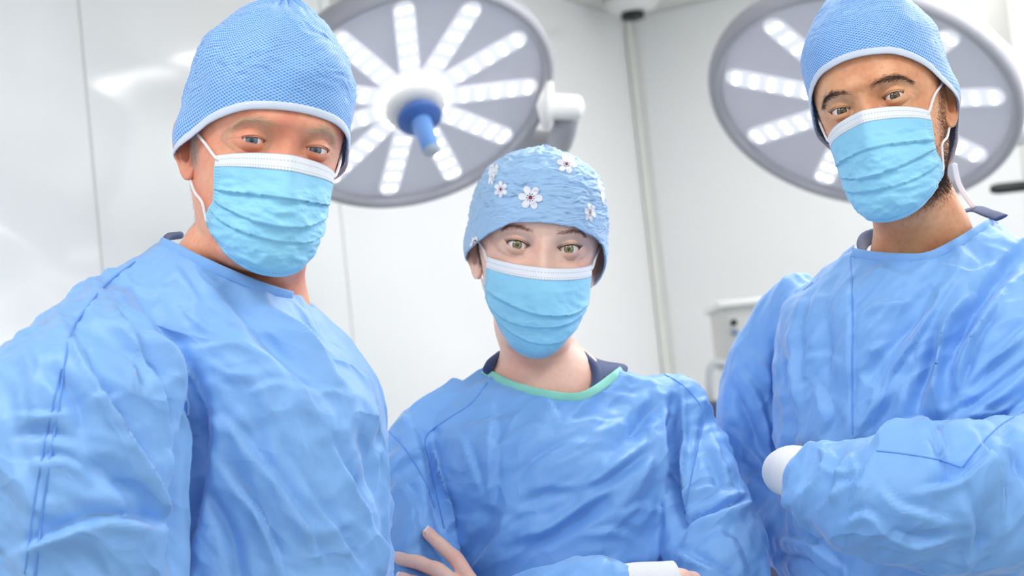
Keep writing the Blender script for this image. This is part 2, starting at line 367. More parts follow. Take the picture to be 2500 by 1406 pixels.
# ================================================================== people: materials
def skin_mat(name, base, red, dark, rough=.42):
    k = NT(name); co = k.coord()
    k.set(Roughness=rough, Subsurface_Weight=.22, Subsurface_Scale=.006); k.b.inputs['Subsurface Radius'].default_value = (1.0, .35, .2)
    a = k.mix(k.ramp(k.noise(26, co, 4), [(.38, (0, 0, 0, 1)), (.68, (1, 1, 1, 1))]), base, red)
    b = k.mix(k.math('MULTIPLY', k.ramp(k.noise(170, co, 3), [(.45, (0, 0, 0, 1)), (.8, (1, 1, 1, 1))]), .35), a, dark)
    k.color(b); k.bump(k.noise(900, co, 2), .25, .0004); k.bump(k.noise(120, co, 4), .15, .001)
    return k.m
def gown_mat(name, base, dark, pitch, ang=0.0):
    k = NT(name); co = k.coord(); s = k.sep(co); k.set(Roughness=.5, Sheen_Weight=.35, Sheen_Roughness=.35)
    k.b.inputs['Specular IOR Level'].default_value = .55
    fx = k.math('SINE', k.math('MULTIPLY', s[0], 2*math.pi/pitch)); fz = k.math('SINE', k.math('MULTIPLY', s[2], 2*math.pi/pitch))
    dots = k.math('MULTIPLY', k.math('ADD', k.math('MULTIPLY', fx, fz), 0.0), .5); dots = k.math('MAXIMUM', dots, 0.0)
    big = k.mix(k.noise(6, co, 3), base, tuple(c*.93 for c in base[:3])+(1,))
    k.color(k.mix(k.math('MULTIPLY', dots, .55), big, dark))
    wn = k.new('ShaderNodeTexNoise'); wn.inputs['Scale'].default_value = 9; wn.inputs['Detail'].default_value = 2; k.link(co, wn.inputs['Vector'])
    wv = k.new('ShaderNodeVectorMath', operation='MULTIPLY_ADD'); k.link(wn.outputs['Color'], wv.inputs[0]); wv.inputs[1].default_value = (.12, .12, .12); k.link(co, wv.inputs[2])
    m1 = k.new('ShaderNodeMapping'); m1.inputs['Rotation'].default_value = (0, math.radians(ang), 0); k.link(wv.outputs[0], m1.inputs[0])
    m2 = k.new('ShaderNodeMapping'); m2.inputs['Scale'].default_value = (1.5, 1.0, .45); k.link(m1.outputs[0], m2.inputs[0])
    for sc, dist, st, smo in ((10, .020, .8, .05), (22, .007, .55, .05)):
        vo = k.new('ShaderNodeTexVoronoi'); vo.feature = 'SMOOTH_F1'; vo.inputs['Scale'].default_value = sc; vo.inputs['Smoothness'].default_value = smo; k.link(m2.outputs[0], vo.inputs['Vector'])
        k.bump(vo.outputs['Distance'], st, dist)
    k.bump(k.noise(75, co, 3, .6, .8), .2, .002)
    return k.m
def cap_mat(name, cell, line, p=5.2):
    k = NT(name); s = k.sep(k.coord('UV')); k.set(Roughness=.6, Sheen_Weight=.2)
    wob = k.math('MULTIPLY', k.math('SUBTRACT', k.noise(.02, k.coord('UV'), 2), .5), 2.0)
    u = k.math('ADD', k.math('DIVIDE', s[0], p), wob); v = k.math('DIVIDE', s[1], p*.62)
    def ln(a, w, soft):
        fr = k.math('FRACT', a); d = k.math('ABSOLUTE', k.math('SUBTRACT', fr, .5))
        q = k.new('ShaderNodeMapRange'); q.interpolation_type = 'SMOOTHSTEP'; k.link(d, q.inputs[0])
        q.inputs[1].default_value = w-soft; q.inputs[2].default_value = w+soft; q.inputs[3].default_value = 1; q.inputs[4].default_value = 0
        return q.outputs[0]
    l1 = ln(k.math('ADD', u, v), .12, .06); l2 = ln(k.math('SUBTRACT', u, v), .12, .06)
    l = k.math('MAXIMUM', l1, l2)
    cellc = k.mix(k.noise(.04, k.coord('UV'), 3), cell, tuple(c*1.22 for c in cell[:3])+(1,))
    k.color(k.mix(l, cellc, line)); k.bump(l, .2, .0004); k.bump(k.noise(35, k.coord(), 3), .3, .003)
    return k.m
def mask_mat(name, blue):
    k = NT(name); s = k.sep(k.coord('UV')); co = k.coord(); k.set(Roughness=.62, Sheen_Weight=.2, Subsurface_Weight=.1, Subsurface_Scale=.004)
    c = k.mix(k.noise(42, co, 4), blue, tuple(min(1, x*1.18+.02) for x in blue[:3])+(1,))
    # pressed seam dots along the side edges (columns of short dashes, print on the fabric)
    au = k.math('ABSOLUTE', s[0]); col = 0
    for u0 in (.905, .935, .965):
        q = k.math('LESS_THAN', k.math('ABSOLUTE', k.math('SUBTRACT', au, u0)), .009); col = q if col == 0 else k.math('MAXIMUM', col, q)
    dash = k.math('GREATER_THAN', k.math('SINE', k.math('MULTIPLY', s[1], 150.0)), .1)
    bot = k.math('MULTIPLY', k.math('LESS_THAN', k.math('ABSOLUTE', k.math('SUBTRACT', s[1], .965)), .006), k.math('GREATER_THAN', k.math('SINE', k.math('MULTIPLY', s[0], 180.0)), .0))
    m = k.math('MAXIMUM', k.math('MULTIPLY', col, dash), bot)
    k.color(k.mix(k.math('MULTIPLY', m, .55), c, tuple(x*.55 for x in blue[:3])+(1,)))
    k.bump(m, .5, .0005); k.bump(k.noise(90, co, 3, .6, 1.0), .3, .0015)
    return k.m
def band_mat(name):
    k = NT(name); s = k.sep(k.coord('UV')); k.set(Roughness=.6, Subsurface_Weight=.1, Subsurface_Scale=.004); m = 0
    for v0, w, fr in ((.38, .035, 170.), (.80, .035, 190.), (.95, .035, 190.)):
        q = k.math('MULTIPLY', k.math('LESS_THAN', k.math('ABSOLUTE', k.math('SUBTRACT', s[1], v0)), w), k.math('GREATER_THAN', k.math('SINE', k.math('MULTIPLY', s[0], fr)), -.1))
        m = q if m == 0 else k.math('MAXIMUM', m, q)
    k.color(k.mix(k.math('MULTIPLY', m, .5), srgb(246, 246, 250), srgb(140, 152, 175))); k.bump(m, .4, .0005)
    return k.m
def cloth(name, col, rough=.7, sc=300, bs=.4):
    k = NT(name); co = k.coord(); k.set(Roughness=rough, Sheen_Weight=.15)
    k.color(k.mix(k.noise(20, co, 3), col, tuple(c*.86 for c in col[:3])+(1,))); k.bump(k.noise(sc, co, 2), bs, .0008); return k.m
def eye_mat(name, iris, iris2, ring):
    k = NT(name); co = k.coord('Generated'); k.set(Roughness=.08, Coat_Weight=1.0, Coat_Roughness=.02)
    q = k.sep(k.coord('UV')); r = q[0]; a = q[1]            # u: angle from the optical axis in radians, v: turn around it
    comb = k.new('ShaderNodeCombineXYZ'); k.link(k.math('MULTIPLY', a, 22.0), comb.inputs[0]); k.link(k.math('MULTIPLY', r, 3.0), comb.inputs[1])
    fib = k.noise(1.6, comb.outputs[0], 3)
    ir = k.mix(k.ramp(fib, [(.35, (0, 0, 0, 1)), (.65, (1, 1, 1, 1))]), iris, iris2)
    scl = k.mix(k.ramp(k.math('DIVIDE', r, 1.6), [(.4, (0, 0, 0, 1)), (.62, (1, 1, 1, 1))]), srgb(238, 232, 230), srgb(226, 196, 188))
    def step(e0, e1):
        m = k.new('ShaderNodeMapRange'); m.interpolation_type = 'SMOOTHSTEP'; k.link(r, m.inputs[0]); m.inputs[1].default_value = e0; m.inputs[2].default_value = e1; return m.outputs[0]
    c = k.mix(step(.38, .50), ir, ring); c = k.mix(step(.495, .545), c, scl); c = k.mix(step(.165, .195), (.004, .004, .005, 1), c)
    k.color(c); return k.m
M_nail = plain('nail', srgb(240, 196, 186), .22, coat=.5)
M_nailtip = plain('nail_tip', srgb(248, 238, 232), .25, coat=.4)
M_loop = cloth('ear_loop_white', srgb(246, 246, 248), .6, 900, .3)
M_band = band_mat('mask_nose_band'); M_mask = mask_mat('mask_blue', srgb(142, 208, 242))
M_hem = cloth('cap_hem_white', srgb(226, 234, 250), .7, 600)
M_cuff = cloth('cuff_white_knit', srgb(245, 244, 246), .8, 700, .5)
M_scrub = cloth('scrub_navy', srgb(44, 66, 118), .75, 500)
M_trous = cloth('trousers_navy', srgb(38, 58, 105), .75, 500)
M_shoe = plain('shoe_white', srgb(225, 226, 228), .5)
M_lash = plain('lash_dark', srgb(48, 34, 28), .6)
M_lid_red = plain('lid_edge', srgb(206, 130, 120), .35)

# ================================================================== heads
HEADK = np.array([  # z, tilt, half width, front, back (mm)
    (117.5, 0, 2, -3, 8), (115, 0, 26, -32, 40), (106, 0, 48, -58, 68), (86, 0, 66, -82, 88), (60, 0, 75, -94, 97), (30, 0, 77, -98, 100),
    (0, 0, 74, -93, 98), (-28, 0, 69, -90, 88), (-52, 8, 65, -90, 76), (-75, 18, 60, -88, 64), (-92, 25, 53, -84, 58), (-99, 29, 50, -68, 57),
    (-108, 31, 51, -46, 58), (-130, 32, 54, -41, 61), (-155, 34, 60, -42, 66), (-178, 36, 66, -45, 70), (-200, 38, 72, -49, 72), (-225, 38, 72, -50, 74)], float)
SEX = 2.25
def rotm(yaw, pitch, roll):
    a, b, c = (math.radians(q) for q in (yaw, -pitch, roll))
    Rz = np.array([[math.cos(a), -math.sin(a), 0], [math.sin(a), math.cos(a), 0], [0, 0, 1]])
    Rx = np.array([[1, 0, 0], [0, math.cos(b), -math.sin(b)], [0, math.sin(b), math.cos(b)]])
    Ry = np.array([[math.cos(c), 0, math.sin(c)], [0, 1, 0], [-math.sin(c), 0, math.cos(c)]])
    return Ry @ Rx @ Rz
def G(x, z, x0, z0, sx, sz): return np.exp(-.5*((x-x0)/sx)**2-.5*((z-z0)/sz)**2)
class Head:
    def __init__(s, eye_mid, d, sc, yaw, pitch, roll, neck, nyaw, brow=5.0, ipd=32.0, eye=None, keys=None, deep=0.0):
        s.sc = sc; s.R = rotm(yaw, pitch, roll); s.ipd = ipd; s.brow = brow; s.deep = deep
        s.o = PX(*eye_mid, d)-s.R @ (np.array([0, -88, 0])*sc/1000)
        s.neck = PX(*neck); s.Rn = rotm(nyaw, 0, roll*.3); s.K = HEADK if keys is None else keys
        t = np.linspace(0, len(s.K)-1, 900); k = np.arange(len(s.K)); c = [pchip(k, s.K[:, j], t) for j in range(5)]
        zf = c[0]-c[1]; i = np.argsort(zf); s.zt, s.tw, s.ft = zf[i], c[2][i], c[3][i]
        s.eye = eye
    def cam(s, p, wt=None):
        """head millimetres -> working frame, with the neck rows blended to the body"""
        p = np.asarray(p, float); q = s.o+(p*s.sc/1000) @ s.R.T
        if wt is not None:
            n = s.neck+((p-np.array([0, 14, -165]))*s.sc/1000) @ s.Rn.T
            q = q*(1-wt[..., None])+n*wt[..., None]
        return q
    def fw(s, x, z):
        """forward displacement of the facial features"""
        a = np.abs(x); e = s.ipd
        nose = pchip([-64, -58, -50, -44, -30, -12, 2, 14], [0, 5, 22, 24, 17, 10, 5.5, 0], np.clip(z, -64, 14))
        sw = pchip([-60, -46, -20, 5, 14], [12, 11, 8, 7, 8], np.clip(z, -60, 14))
        return (s.brow*G(a, z, 25, 19, 15, 7.5)+.45*s.brow*G(x, z, 0, 20, 11, 9)-(8+s.deep)*G(a, z, e-1, 0, 15, 10.5)
                + nose*np.exp(-.5*(x/sw)**2)-2.5*G(a, z, 15.5, -3, 4.5, 7)+4.5*G(a, z, 46, -30, 15, 13)-2.5*G(a, z, 66, 28, 12, 18)
                - 1.2*G(a, z, e+2, -17, 12, 3.0))
    def face(s, x, z):
        w = np.interp(z, s.zt, s.tw); f = np.interp(z, s.zt, s.ft)
        y = f*np.clip(1-(np.abs(x)/w)**SEX, 0, 1)**(1/SEX)
        return y-s.fw(x, z)*sstep(0, .3, -y/100)
    def grid(s, N=210, M=240):
        k = np.arange(len(s.K)); t = np.linspace(0, len(s.K)-1, N); zc, tl, w, yf, yb = (pchip(k, s.K[:, j], t)[:, None] for j in range(5))
        u = np.linspace(-1, 1, M, endpoint=False)[None, :]; ph = np.pi*(.55*u+.45*u**3)
        cs, sn = np.cos(ph), np.sin(ph); e = 2/SEX
        x = w*np.sign(sn)*np.abs(sn)**e; y = np.where(cs > 0, -(-yf)*np.abs(cs)**e, yb*np.abs(cs)**e)
        z = zc-tl*cs+0*x
        y = y-s.fw(x, z)*sstep(0, .3, -y/100)*(cs > 0)
        for sg in (-1, 1):                                   # sink the coarse grid under the fine eyelid patches
            dx = sg*x-s.ipd; rr = (dx/np.where(dx > 0, 22, 13.5))**2+(z/12.5)**2; y = np.where((rr < 1) & (cs > 0), y+9*sstep(0, .5, 1-rr), y)
        p = np.stack([x, y, z], -1).reshape(-1, 3); wt = sstep(-88, -170, (zc-.35*tl*cs)+0*x).reshape(-1)
        s.P = p; s.wt = wt; s.shape = (N, M)
        return s.cam(p, wt), gridf(N, M, True, flip=False)
    # ---------------------------------------------------------------- eyelids
    def lid(s, sg, E):
        """fine patch around one eye: the lid margin is its inner ring"""
        K, J = 72, 26; tau = np.arange(K)/K*2*np.pi; c, sn = np.cos(tau), np.sin(tau)
        out = np.where(c > 0, 1, 0)                              # +c is the outer corner
        bx = E.get('hw', 12.6)*c; line = E.get('tilt', 1.2)*c
        hu, hl = E['up'], E['lo']; pk = E.get('peak', 0.0)
        bz = line+np.where(sn > 0, hu*np.abs(sn)**1.2*(1-pk*c), -hl*np.abs(sn)**1.35*(1+.15*c))
        ox = np.where(c > 0, 27, 18)*c; oz = np.where(sn > 0, 16, 15)*sn
        t = np.linspace(0, 1, J)[:, None]**1.5
        X = bx*(1-t)+ox*t; Z = bz*(1-t)+oz*t
        F = -s.face(sg*(s.ipd+X), Z)                             # forward amounts
        eyeF = E['yc']; Rl = 12.0+E.get('lidt', 1.0)
        rr2 = X**2*.92+Z**2; B = np.where(rr2 < Rl*Rl*.995, eyeF+np.sqrt(np.clip(Rl*Rl-rr2, 0, None)), eyeF-(np.sqrt(rr2)-Rl)*1.5)
        kk = 4.0; h = np.clip(.5+.5*(B-F)/kk, 0, 1); S = F*(1-h)+B*h+kk*h*(1-h)
        w = sstep(1, .55, t); S = F*(1-w)+S*w
        dist = np.hypot(X-bx, Z-bz); upm = np.clip(sn, 0, 1)**.5
        cr = E.get('crease', 4.0)*np.clip(1-.35*c**2, .4, 1)
        S = S-E.get('cdep', 1.6)*np.exp(-((dist-cr+.5)/.5)**2)*upm*sstep(-1.02, -.6, -np.abs(c))
        S = S+E.get('hood', 0)*sstep(cr-.45, cr+.35, dist)*np.exp(-np.clip(dist-cr, 0, None)/4.0)*upm*(1+.35*c)       # fold of skin hanging over the crease
        lom = np.clip(-sn, 0, 1)**.5
        S = S+E.get('bag', .5)*np.exp(-((dist-4.2)/2.2)**2)*lom-E.get('bagc', .6)*np.exp(-((dist-8.0)/1.0)**2)*lom
        S = S-.5*E.get('crow', 0)*np.exp(-(Z-.5+.5*(X-14))**2/1.2)*sstep(14, 17, X)*sstep(27, 20, X)
        bf = eyeF+np.sqrt(np.clip(12.55**2-(X*X+Z*Z), 0, None))+.35; S = np.where(X*X+Z*Z < 150, np.maximum(S, bf), S)   # the lid lies on the eyeball
        pts = np.stack([sg*(s.ipd+X), -S, Z], -1)
        # margin: two rings that turn back towards the eyeball
        m1 = pts[0].copy(); m1[:, 1] += .9; m1[:, 0] -= sg*(bx*.012); m1[:, 2] -= (bz-line)*.03
        m2 = pts[0].copy(); m2[:, 1] += 3.6; m2[:, 0] -= sg*(bx*.02); m2[:, 2] += (bz-line)*.04
        P = np.concatenate([m2[None], m1[None], pts]); f = gridf(len(P), K, True, flip=(sg < 0))
        return P.reshape(-1, 3), f, pts[0], S
    def eyeball(s, sg, E, target):
        c = np.array([sg*s.ipd, -E['yc'], 0.2]); cc = s.cam(c)
        ax = target-cc; ax /= np.linalg.norm(ax); e1 = np.cross(ax, [0, 0, 1.]); e1 /= np.linalg.norm(e1); e2 = np.cross(e1, ax)
        th = np.r_[0.0001, np.linspace(.03, .6, 20), np.linspace(.65, 2.2, 16)]; a = np.arange(48)/48*2*np.pi
        r = 12.0+.55*np.clip(1-(th/.52)**2, 0, 1)                # corneal bulge
        r = r*s.sc/1000
        v = cc+(r*np.cos(th))[:, None, None]*ax+(r*np.sin(th))[:, None, None]*(np.cos(a)[None, :, None]*e1+np.sin(a)[None, :, None]*e2)
        uv = np.stack([th[:, None]+0*a, (a/(2*np.pi))[None, :]+0*th[:, None]], -1).reshape(-1, 2)
        return v.reshape(-1, 3), gridf(len(th), 48, True), uv
    # ---------------------------------------------------------------- ear
    def ear(s, sg):
        O = np.array([(-3, 12), (2, 24), (11, 31), (22, 29), (30, 19), (31, 6), (27, -7), (20, -19), (13, -29), (5, -34), (-2, -31), (-5, -22), (-4, -10), (-4, 1)], float)
        n = 64; Q = smooth_path(np.vstack([O, O[:1]]), n+1)[:-1]; c = np.array([10., 0.])
        rho = np.linspace(1, 0, 15)
        h0 = np.interp(rho[::-1], [0, .2, .38, .52, .64, .78, .88, .96, 1], [-6, -5.5, -3, 3.2, 4.2, 1.2, 5.2, 6.0, 3.0])[::-1]
        V = []
        for r, h in zip(rho, h0):
            p = c+(Q-c)*r; lob = sstep(-16, -24, p[:, 1]); frt = sstep(4, -4, p[:, 0])*(1-lob)
            hh = h*(1-lob)+(2.5+1.5*(1-r))*lob; hh = hh*(1-frt)+(-1+3*G(p[:, 0], p[:, 1], -2, -6, 3, 5))*frt
            V.append(np.c_[p, hh])
        Bk = [np.c_[c+(Q-c)*r, np.full(n, -2.5-6*(1-r))] for r in (1.0, .8, .5)]
        P = np.concatenate(list(reversed(V))+Bk)                 # centre -> rim -> back
        al = math.radians(27); x0 = 69.5
        a, b, h = P.T; X = sg*(x0+a*math.sin(al)+h*math.cos(al)); Y = 4+a*math.cos(al)-h*math.sin(al); Z = b-11+.16*a
        return s.cam(np.stack([X, Y, Z], -1)), gridf(len(V)+3, n, True, flip=(sg > 0))

def strands(base, dirs, ln, rad, bend=None):
    """tapered three-sided hairs as one mesh"""
    n = len(base); dirs = dirs/np.linalg.norm(dirs, axis=1)[:, None]
    s1 = np.cross(dirs, [.3, .5, .8]); s1 /= np.linalg.norm(s1, axis=1)[:, None]; s2 = np.cross(dirs, s1); V = np.zeros((n, 7, 3))
    bend = np.zeros((n, 3)) if bend is None else bend
    for k in range(3):
        q = 2*np.pi*k/3; o = (np.cos(q)*s1+np.sin(q)*s2)*rad
        V[:, k] = base+o; V[:, 3+k] = base+dirs*(ln*.55)[:, None]+bend*.3+o*.8
    V[:, 6] = base+dirs*ln[:, None]+bend
    f = []
    for k in range(3):
        a, b = k, (k+1) % 3; f += [(a, b, 3+b), (a, 3+b, 3+a), (3+a, 3+b, 6)]
    F = (np.arange(n)[:, None, None]*7+np.array(f)[None]).reshape(-1, 3)
    return V.reshape(-1, 3), F

# ================================================================== masks
def mask_surface(H, A, NU=120, NV=110):
    """surgical mask: rows v from the nose wire to the chin, columns u across the face"""
    u = np.linspace(-1, 1, NU)[None, :]; v = np.linspace(0, 1, NV)[:, None]
    vk = [0, .13, .35, .55, .75, .9, 1.0]
    zc = pchip(vk, A['zc'], v); zs = pchip(vk, A['zs'], v); yf = pchip(vk, A['yf'], v); w = pchip(vk, A['w'], v); tent = pchip(vk, A['tent'], v)
    phm = np.radians(pchip(vk, A['ph'], v)); ph = u*phm
    e = 2/2.25; x = w*np.sign(np.sin(ph))*np.abs(np.sin(ph))**e; y = yf*np.abs(np.cos(ph))**e
    au = np.abs(u); z = zc+(zs-zc)*np.where(v < .5, au**1.6, au**1.9)
    y = y-tent*np.exp(-.5*(x/pchip(vk, [9, 11, 14, 20, 26, 26, 26], v))**2)
    mid = 1-sstep(.80, 1.0, au)
    off = 0
    for vp, dp in zip(A['pleat'], A['pd']):                       # pleats: the upper layer ends proud of the layer below
        vv = v+.03*np.sin(u*2.2+vp*20)+.02*u*A.get('skew', 0)-vp
        off = off+dp*np.where(vv < 0, np.exp(vv/.075), -.6*np.exp(-vv/.05))*(.25+.75*mid)*1.35
    q = np.stack([x/23+0*v, y/40+0*v, z/13], -1).reshape(-1, 3)
    wr = ridged(q+A.get('seed', 0), 3).reshape(x.shape)*A.get('wr', 2.0)*sstep(.14, A.get('wv', .4), v)*(.35+.65*mid)
    q2 = np.stack([x/14+.8*z/14+0*v, y/40+0*v, z/9-.5*x/14], -1).reshape(-1, 3)
    wr = wr+perlin(q2+A.get('seed', 0)+9).reshape(x.shape)*A.get('wr', 2.0)*.7*sstep(.14, .3, v)*mid
    off = off+wr
    nx, ny = np.sin(ph), -np.cos(ph)
    return np.stack([x+nx*off, y+ny*off, z+0*u], -1), u+0*v, v+0*u
def add_mask(H, A, root, side_hi, side_lo, hide=None):
    S, U, V = mask_surface(H, A); NV, NU = U.shape; nb = int(NV*.13)+1
    def shell(P, th):                                             # give the sheet its thickness
        f = P.shape[0]*P.shape[1]; n = np.cross(np.gradient(P, axis=1), np.gradient(P, axis=0)); n /= np.linalg.norm(n, axis=-1)[..., None]+1e-9
        Q = P-n*th*np.sign((n[..., 1:2] < 0)*2-1)
        V2 = np.concatenate([P.reshape(-1, 3), Q.reshape(-1, 3)]); r, c = P.shape[:2]; g = gridf(r, c); b = [g, g[:, ::-1]+f]
        def strip(idx): idx = np.array(idx); return np.stack([idx[:-1], idx[1:], idx[1:]+f, idx[:-1]+f], -1)
        b += [strip(np.arange(c)), strip(np.arange(c)+(r-1)*c), strip(np.arange(r)*c), strip(np.arange(r)*c+c-1)]
        return V2, np.concatenate(b)
    v, f = shell(S[nb-2:], .8); uv = np.stack([U[nb-2:], V[nb-2:]], -1).reshape(-1, 2)
    m = obj('face_mask', H.cam(v), f, M_mask, root, uv=np.concatenate([uv, uv]), label=A['label'])
    B = S[:nb].copy(); B[:, :, 1] -= .7
    v, f = shell(B, .8); uv = np.stack([U[:nb], V[:nb]/V[nb-1]], -1).reshape(-1, 2)
    obj('nose_band', H.cam(v), f, M_band, m, uv=np.concatenate([uv, uv]), label='white nose band of the mask').location = (0, 0, 0)
    P = S
    for sg, hi, lo in ((-1, side_hi[0], side_lo[0]), (1, side_hi[1], side_lo[1])):
        c = 2 if sg < 0 else NU-3
        def skin(q):
            y, z = q; w = np.interp(z-(0 if z > -40 else 6), H.zt, H.tw); yf = -np.interp(z, H.zt, H.ft)
            return np.array([sg*(w*(1-min(abs(y)/yf, .99)**SEX)**(1/SEX)+q_off(z)), y, z], float)
        q_off = lambda z: 2.6
        if hi is not None:
            a = P[5, c]; pts = [a+np.array([-sg*4, -1.2, -.6]), a+np.array([sg*.6, -.9, .6])]+[skin(q) for q in hi]
            obj('ear_loop', *tube(H.cam(np.array(pts)), .0016*H.sc, 8, 24), M_loop, m)
        if lo is not None:
            a = P[int(NV*.93), c]; pts = [a+np.array([-sg*4, -1.2, 1]), a+np.array([sg*.6, -.9, 0])]+[skin(q) for q in lo]
            obj('ear_loop', *tube(H.cam(np.array(pts)), .0016*H.sc, 8, 24), M_loop, m)
    return m, S

# ================================================================== caps
def cap_surface(H, A, NP=260, NS=150):
    ph = np.linspace(-np.pi, np.pi, NP, endpoint=False)[None, :]; s = np.linspace(0, 1, NS)[:, None]
    hk = np.array(A['hem'], float); apk = np.radians(hk[:, 0])
    pw = np.concatenate([ph, ], 1)
    hem = pchip(apk, hk[:, 1], pw)
    hem = hem+A.get('hemn', 0)*(perlin(np.stack([ph[0]*3.1+A['seed'], 0*ph[0], 0*ph[0]+.3], -1))+.6*np.abs(perlin(np.stack([ph[0]*7.3+A['seed'], 0*ph[0]+2.2, 0*ph[0]], -1))))[None, :]
    zt = A['top']; s2 = 1-(1-s)**1.0
    z = hem+(zt-hem)*np.sin(s2*np.pi/2)**.9
    K = np.array(A['rings'], float)                               # z, w, yf, yb, shift x, shift y
    kz = K[:, 0]; w, yf, yb, sx, sy = (pchip(kz, K[:, j], z) for j in range(1, 6))
    cs, sn = np.cos(ph), np.sin(ph); e = 2/A.get('n', 2.15)
    x = w*np.sign(sn)*np.abs(sn)**e; y = np.where(cs > 0, yf*np.abs(cs)**e, yb*np.abs(cs)**e)
    ear = 9*np.exp(-((np.abs(ph)-1.72)/.33)**2)*np.exp(-((z-0)/24)**2); x = x+sn*ear*A.get('ear', 1)
    q = np.stack([x/A.get('wl', 38), y/A.get('wl', 38), z/A.get('wl', 38)*.8], -1).reshape(-1, 3)
    body = sstep(.02, .25, s)
    off = perlin(q+A['seed']).reshape(x.shape)*A['lump']*body
    q = np.stack([x/24, y/24, z/A.get('wz', 9)], -1).reshape(-1, 3); warp = perlin(q*.7+30+A['seed'])[:, None]*.8
    off = off+ridged(q+warp+A['seed'], 3).reshape(x.shape)*A['crease']*(.3+.7*body)
    gath = A.get('gather', 0)*np.sin(ph*A.get('gn', 17)+3*np.sin(ph*2))*sstep(.45, .95, s)*(1-sstep(.97, 1, s)); off = off+gath
    for (p0, z0, sp, sz, am) in A.get('bumps', []):
        off = off+am*np.exp(-(((ph-math.radians(p0)+np.pi) % (2*np.pi)-np.pi)/math.radians(sp))**2-((z-z0)/sz)**2)
    off = off+A.get('lift', 0)*sstep(.08, .0, s)
    n = np.stack([x/np.clip(w, 8, None), y/np.clip(np.where(cs > 0, -yf, yb), 8, None), (z-40)/75*sstep(20, 110, z)], -1); n /= np.linalg.norm(n, axis=-1)[..., None]+1e-9
    P = np.stack([x+sx*1.0, y+sy, z], -1)+n*off[..., None]
    dS = np.r_[0, np.cumsum(np.linalg.norm(np.diff(P[:, NP//2], axis=0), axis=1))]
    uv = np.stack([np.degrees(ph)*1.42+0*s, dS[:, None]+hem+0*ph], -1)
    return P, uv, n
def add_cap(H, A, root, mat, hem_r, hem_mat):
    P, uv, n = cap_surface(H, A); NS, NP = P.shape[:2]
    P2 = np.concatenate([P, P[:, :1]], 1); uv2 = np.concatenate([uv, uv[:, :1]+np.array([360*1.42, 0])], 1)
    inner = P2[:3][::-1].copy(); inner[..., :2] *= .975                   # turned-in edge
    Pa = np.concatenate([inner, P2]); uva = np.concatenate([uv2[:3][::-1], uv2])
    c = obj('surgical_cap', H.cam(Pa.reshape(-1, 3)), gridf(NS+3, NP+1, False), mat, root, uv=uva.reshape(-1, 2), label=A['label'])
    if hem_r:
        e = P[0]+n[0]*.6; e = np.vstack([e, e[:1]]); nn = np.vstack([n[0], n[0][:1]])
        T = H.cam(e); N3 = (nn @ H.R.T)
        v, f = tube(T, .001, 10, None, False, flat=(.0012*H.sc, hem_r*H.sc), nrm=N3)
        obj('hem_band', v, f, hem_mat, c, label='pale edge binding of the cap')
    return c, P, uv, n
# ================================================================== gowns
def loft_rings(R, n=48, sup=2.3):
    """rows (py, xl, xr, d, half depth, turn): closed loft of superellipse rings"""
    R = np.array(R, float); k = np.arange(len(R)); t = np.linspace(0, len(R)-1, (len(R)-1)*6+1)
    py, xl, xr, d, b, kk = (pchip(k, R[:, j], t) for j in range(6)); V = []; a = np.arange(n)/n*2*np.pi; e = 2/sup
    for i in range(len(t)):
        A, B = PX(xl[i], py[i], d[i]), PX(xr[i], py[i], d[i]); c = (A+B)/2; hw = (B[0]-A[0])/2
        x = hw*np.sign(np.cos(a))*np.abs(np.cos(a))**e; y = b[i]*np.sign(np.sin(a))*np.abs(np.sin(a))**e+kk[i]*x
        dd = c[1]+y; V.append(np.stack([(c[0]+x)*dd/c[1], dd, np.full(n, c[2])*dd/c[1]], -1))    # keep the outline where it was measured
    V = np.concatenate(V); F = gridf(len(t), n, True, flip=True).tolist(); F.append(list(range(n))); F.append(list(range((len(t)-1)*n, len(t)*n))[::-1])
    return V, F
def arm_tube(P, ns=28):
    P = np.array(P, float); C = np.array([PX(*p[:3]) for p in P]); return tube(C, P[:, 3]/1000, ns, len(P)*7)
def remesh(parts, voxel):
    v, f = join(parts); me = bpy.data.meshes.new('tmp'); me.from_pydata(v.tolist(), [], f); me.update()
    bm = bmesh.new(); bm.from_mesh(me); bmesh.ops.recalc_face_normals(bm, faces=bm.faces[:]); bm.to_mesh(me); bm.free()
    o = bpy.data.objects.new('tmp', me); COL.objects.link(o)
    m = o.modifiers.new('r', 'REMESH'); m.mode = 'VOXEL'; m.voxel_size = voxel; m.adaptivity = 0
    dg = bpy.context.evaluated_depsgraph_get(); dg.update(); ev = o.evaluated_get(dg); em = ev.to_mesh()
    V = np.empty(len(em.vertices)*3, np.float32); em.vertices.foreach_get('co', V); V = V.reshape(-1, 3).astype(float)
    ls = np.empty(len(em.polygons), np.int32); lt = np.empty(len(em.polygons), np.int32); em.polygons.foreach_get('loop_start', ls); em.polygons.foreach_get('loop_total', lt)
    li = np.empty(len(em.loops), np.int32); em.loops.foreach_get('vertex_index', li)
    assert (lt == 4).all()
    F = li[ls[:, None]+np.arange(4)]; ev.to_mesh_clear(); bpy.data.objects.remove(o); bpy.data.meshes.remove(me)
    return V, F
def edges_of(F):
    E = np.concatenate([F[:, [i, (i+1) % 4]] for i in range(4)]); E.sort(axis=1); return np.unique(E, axis=0)
def smooth(V, E, it, lam=.5, keep=None):
    n = len(V); deg = np.bincount(E.ravel(), minlength=n).astype(float); deg[deg == 0] = 1
    for _ in range(it):
        A = np.stack([np.bincount(E[:, 0], V[E[:, 1], j], n)+np.bincount(E[:, 1], V[E[:, 0], j], n) for j in range(3)], -1)/deg[:, None]
        V = V+lam*(A-V)
    return V
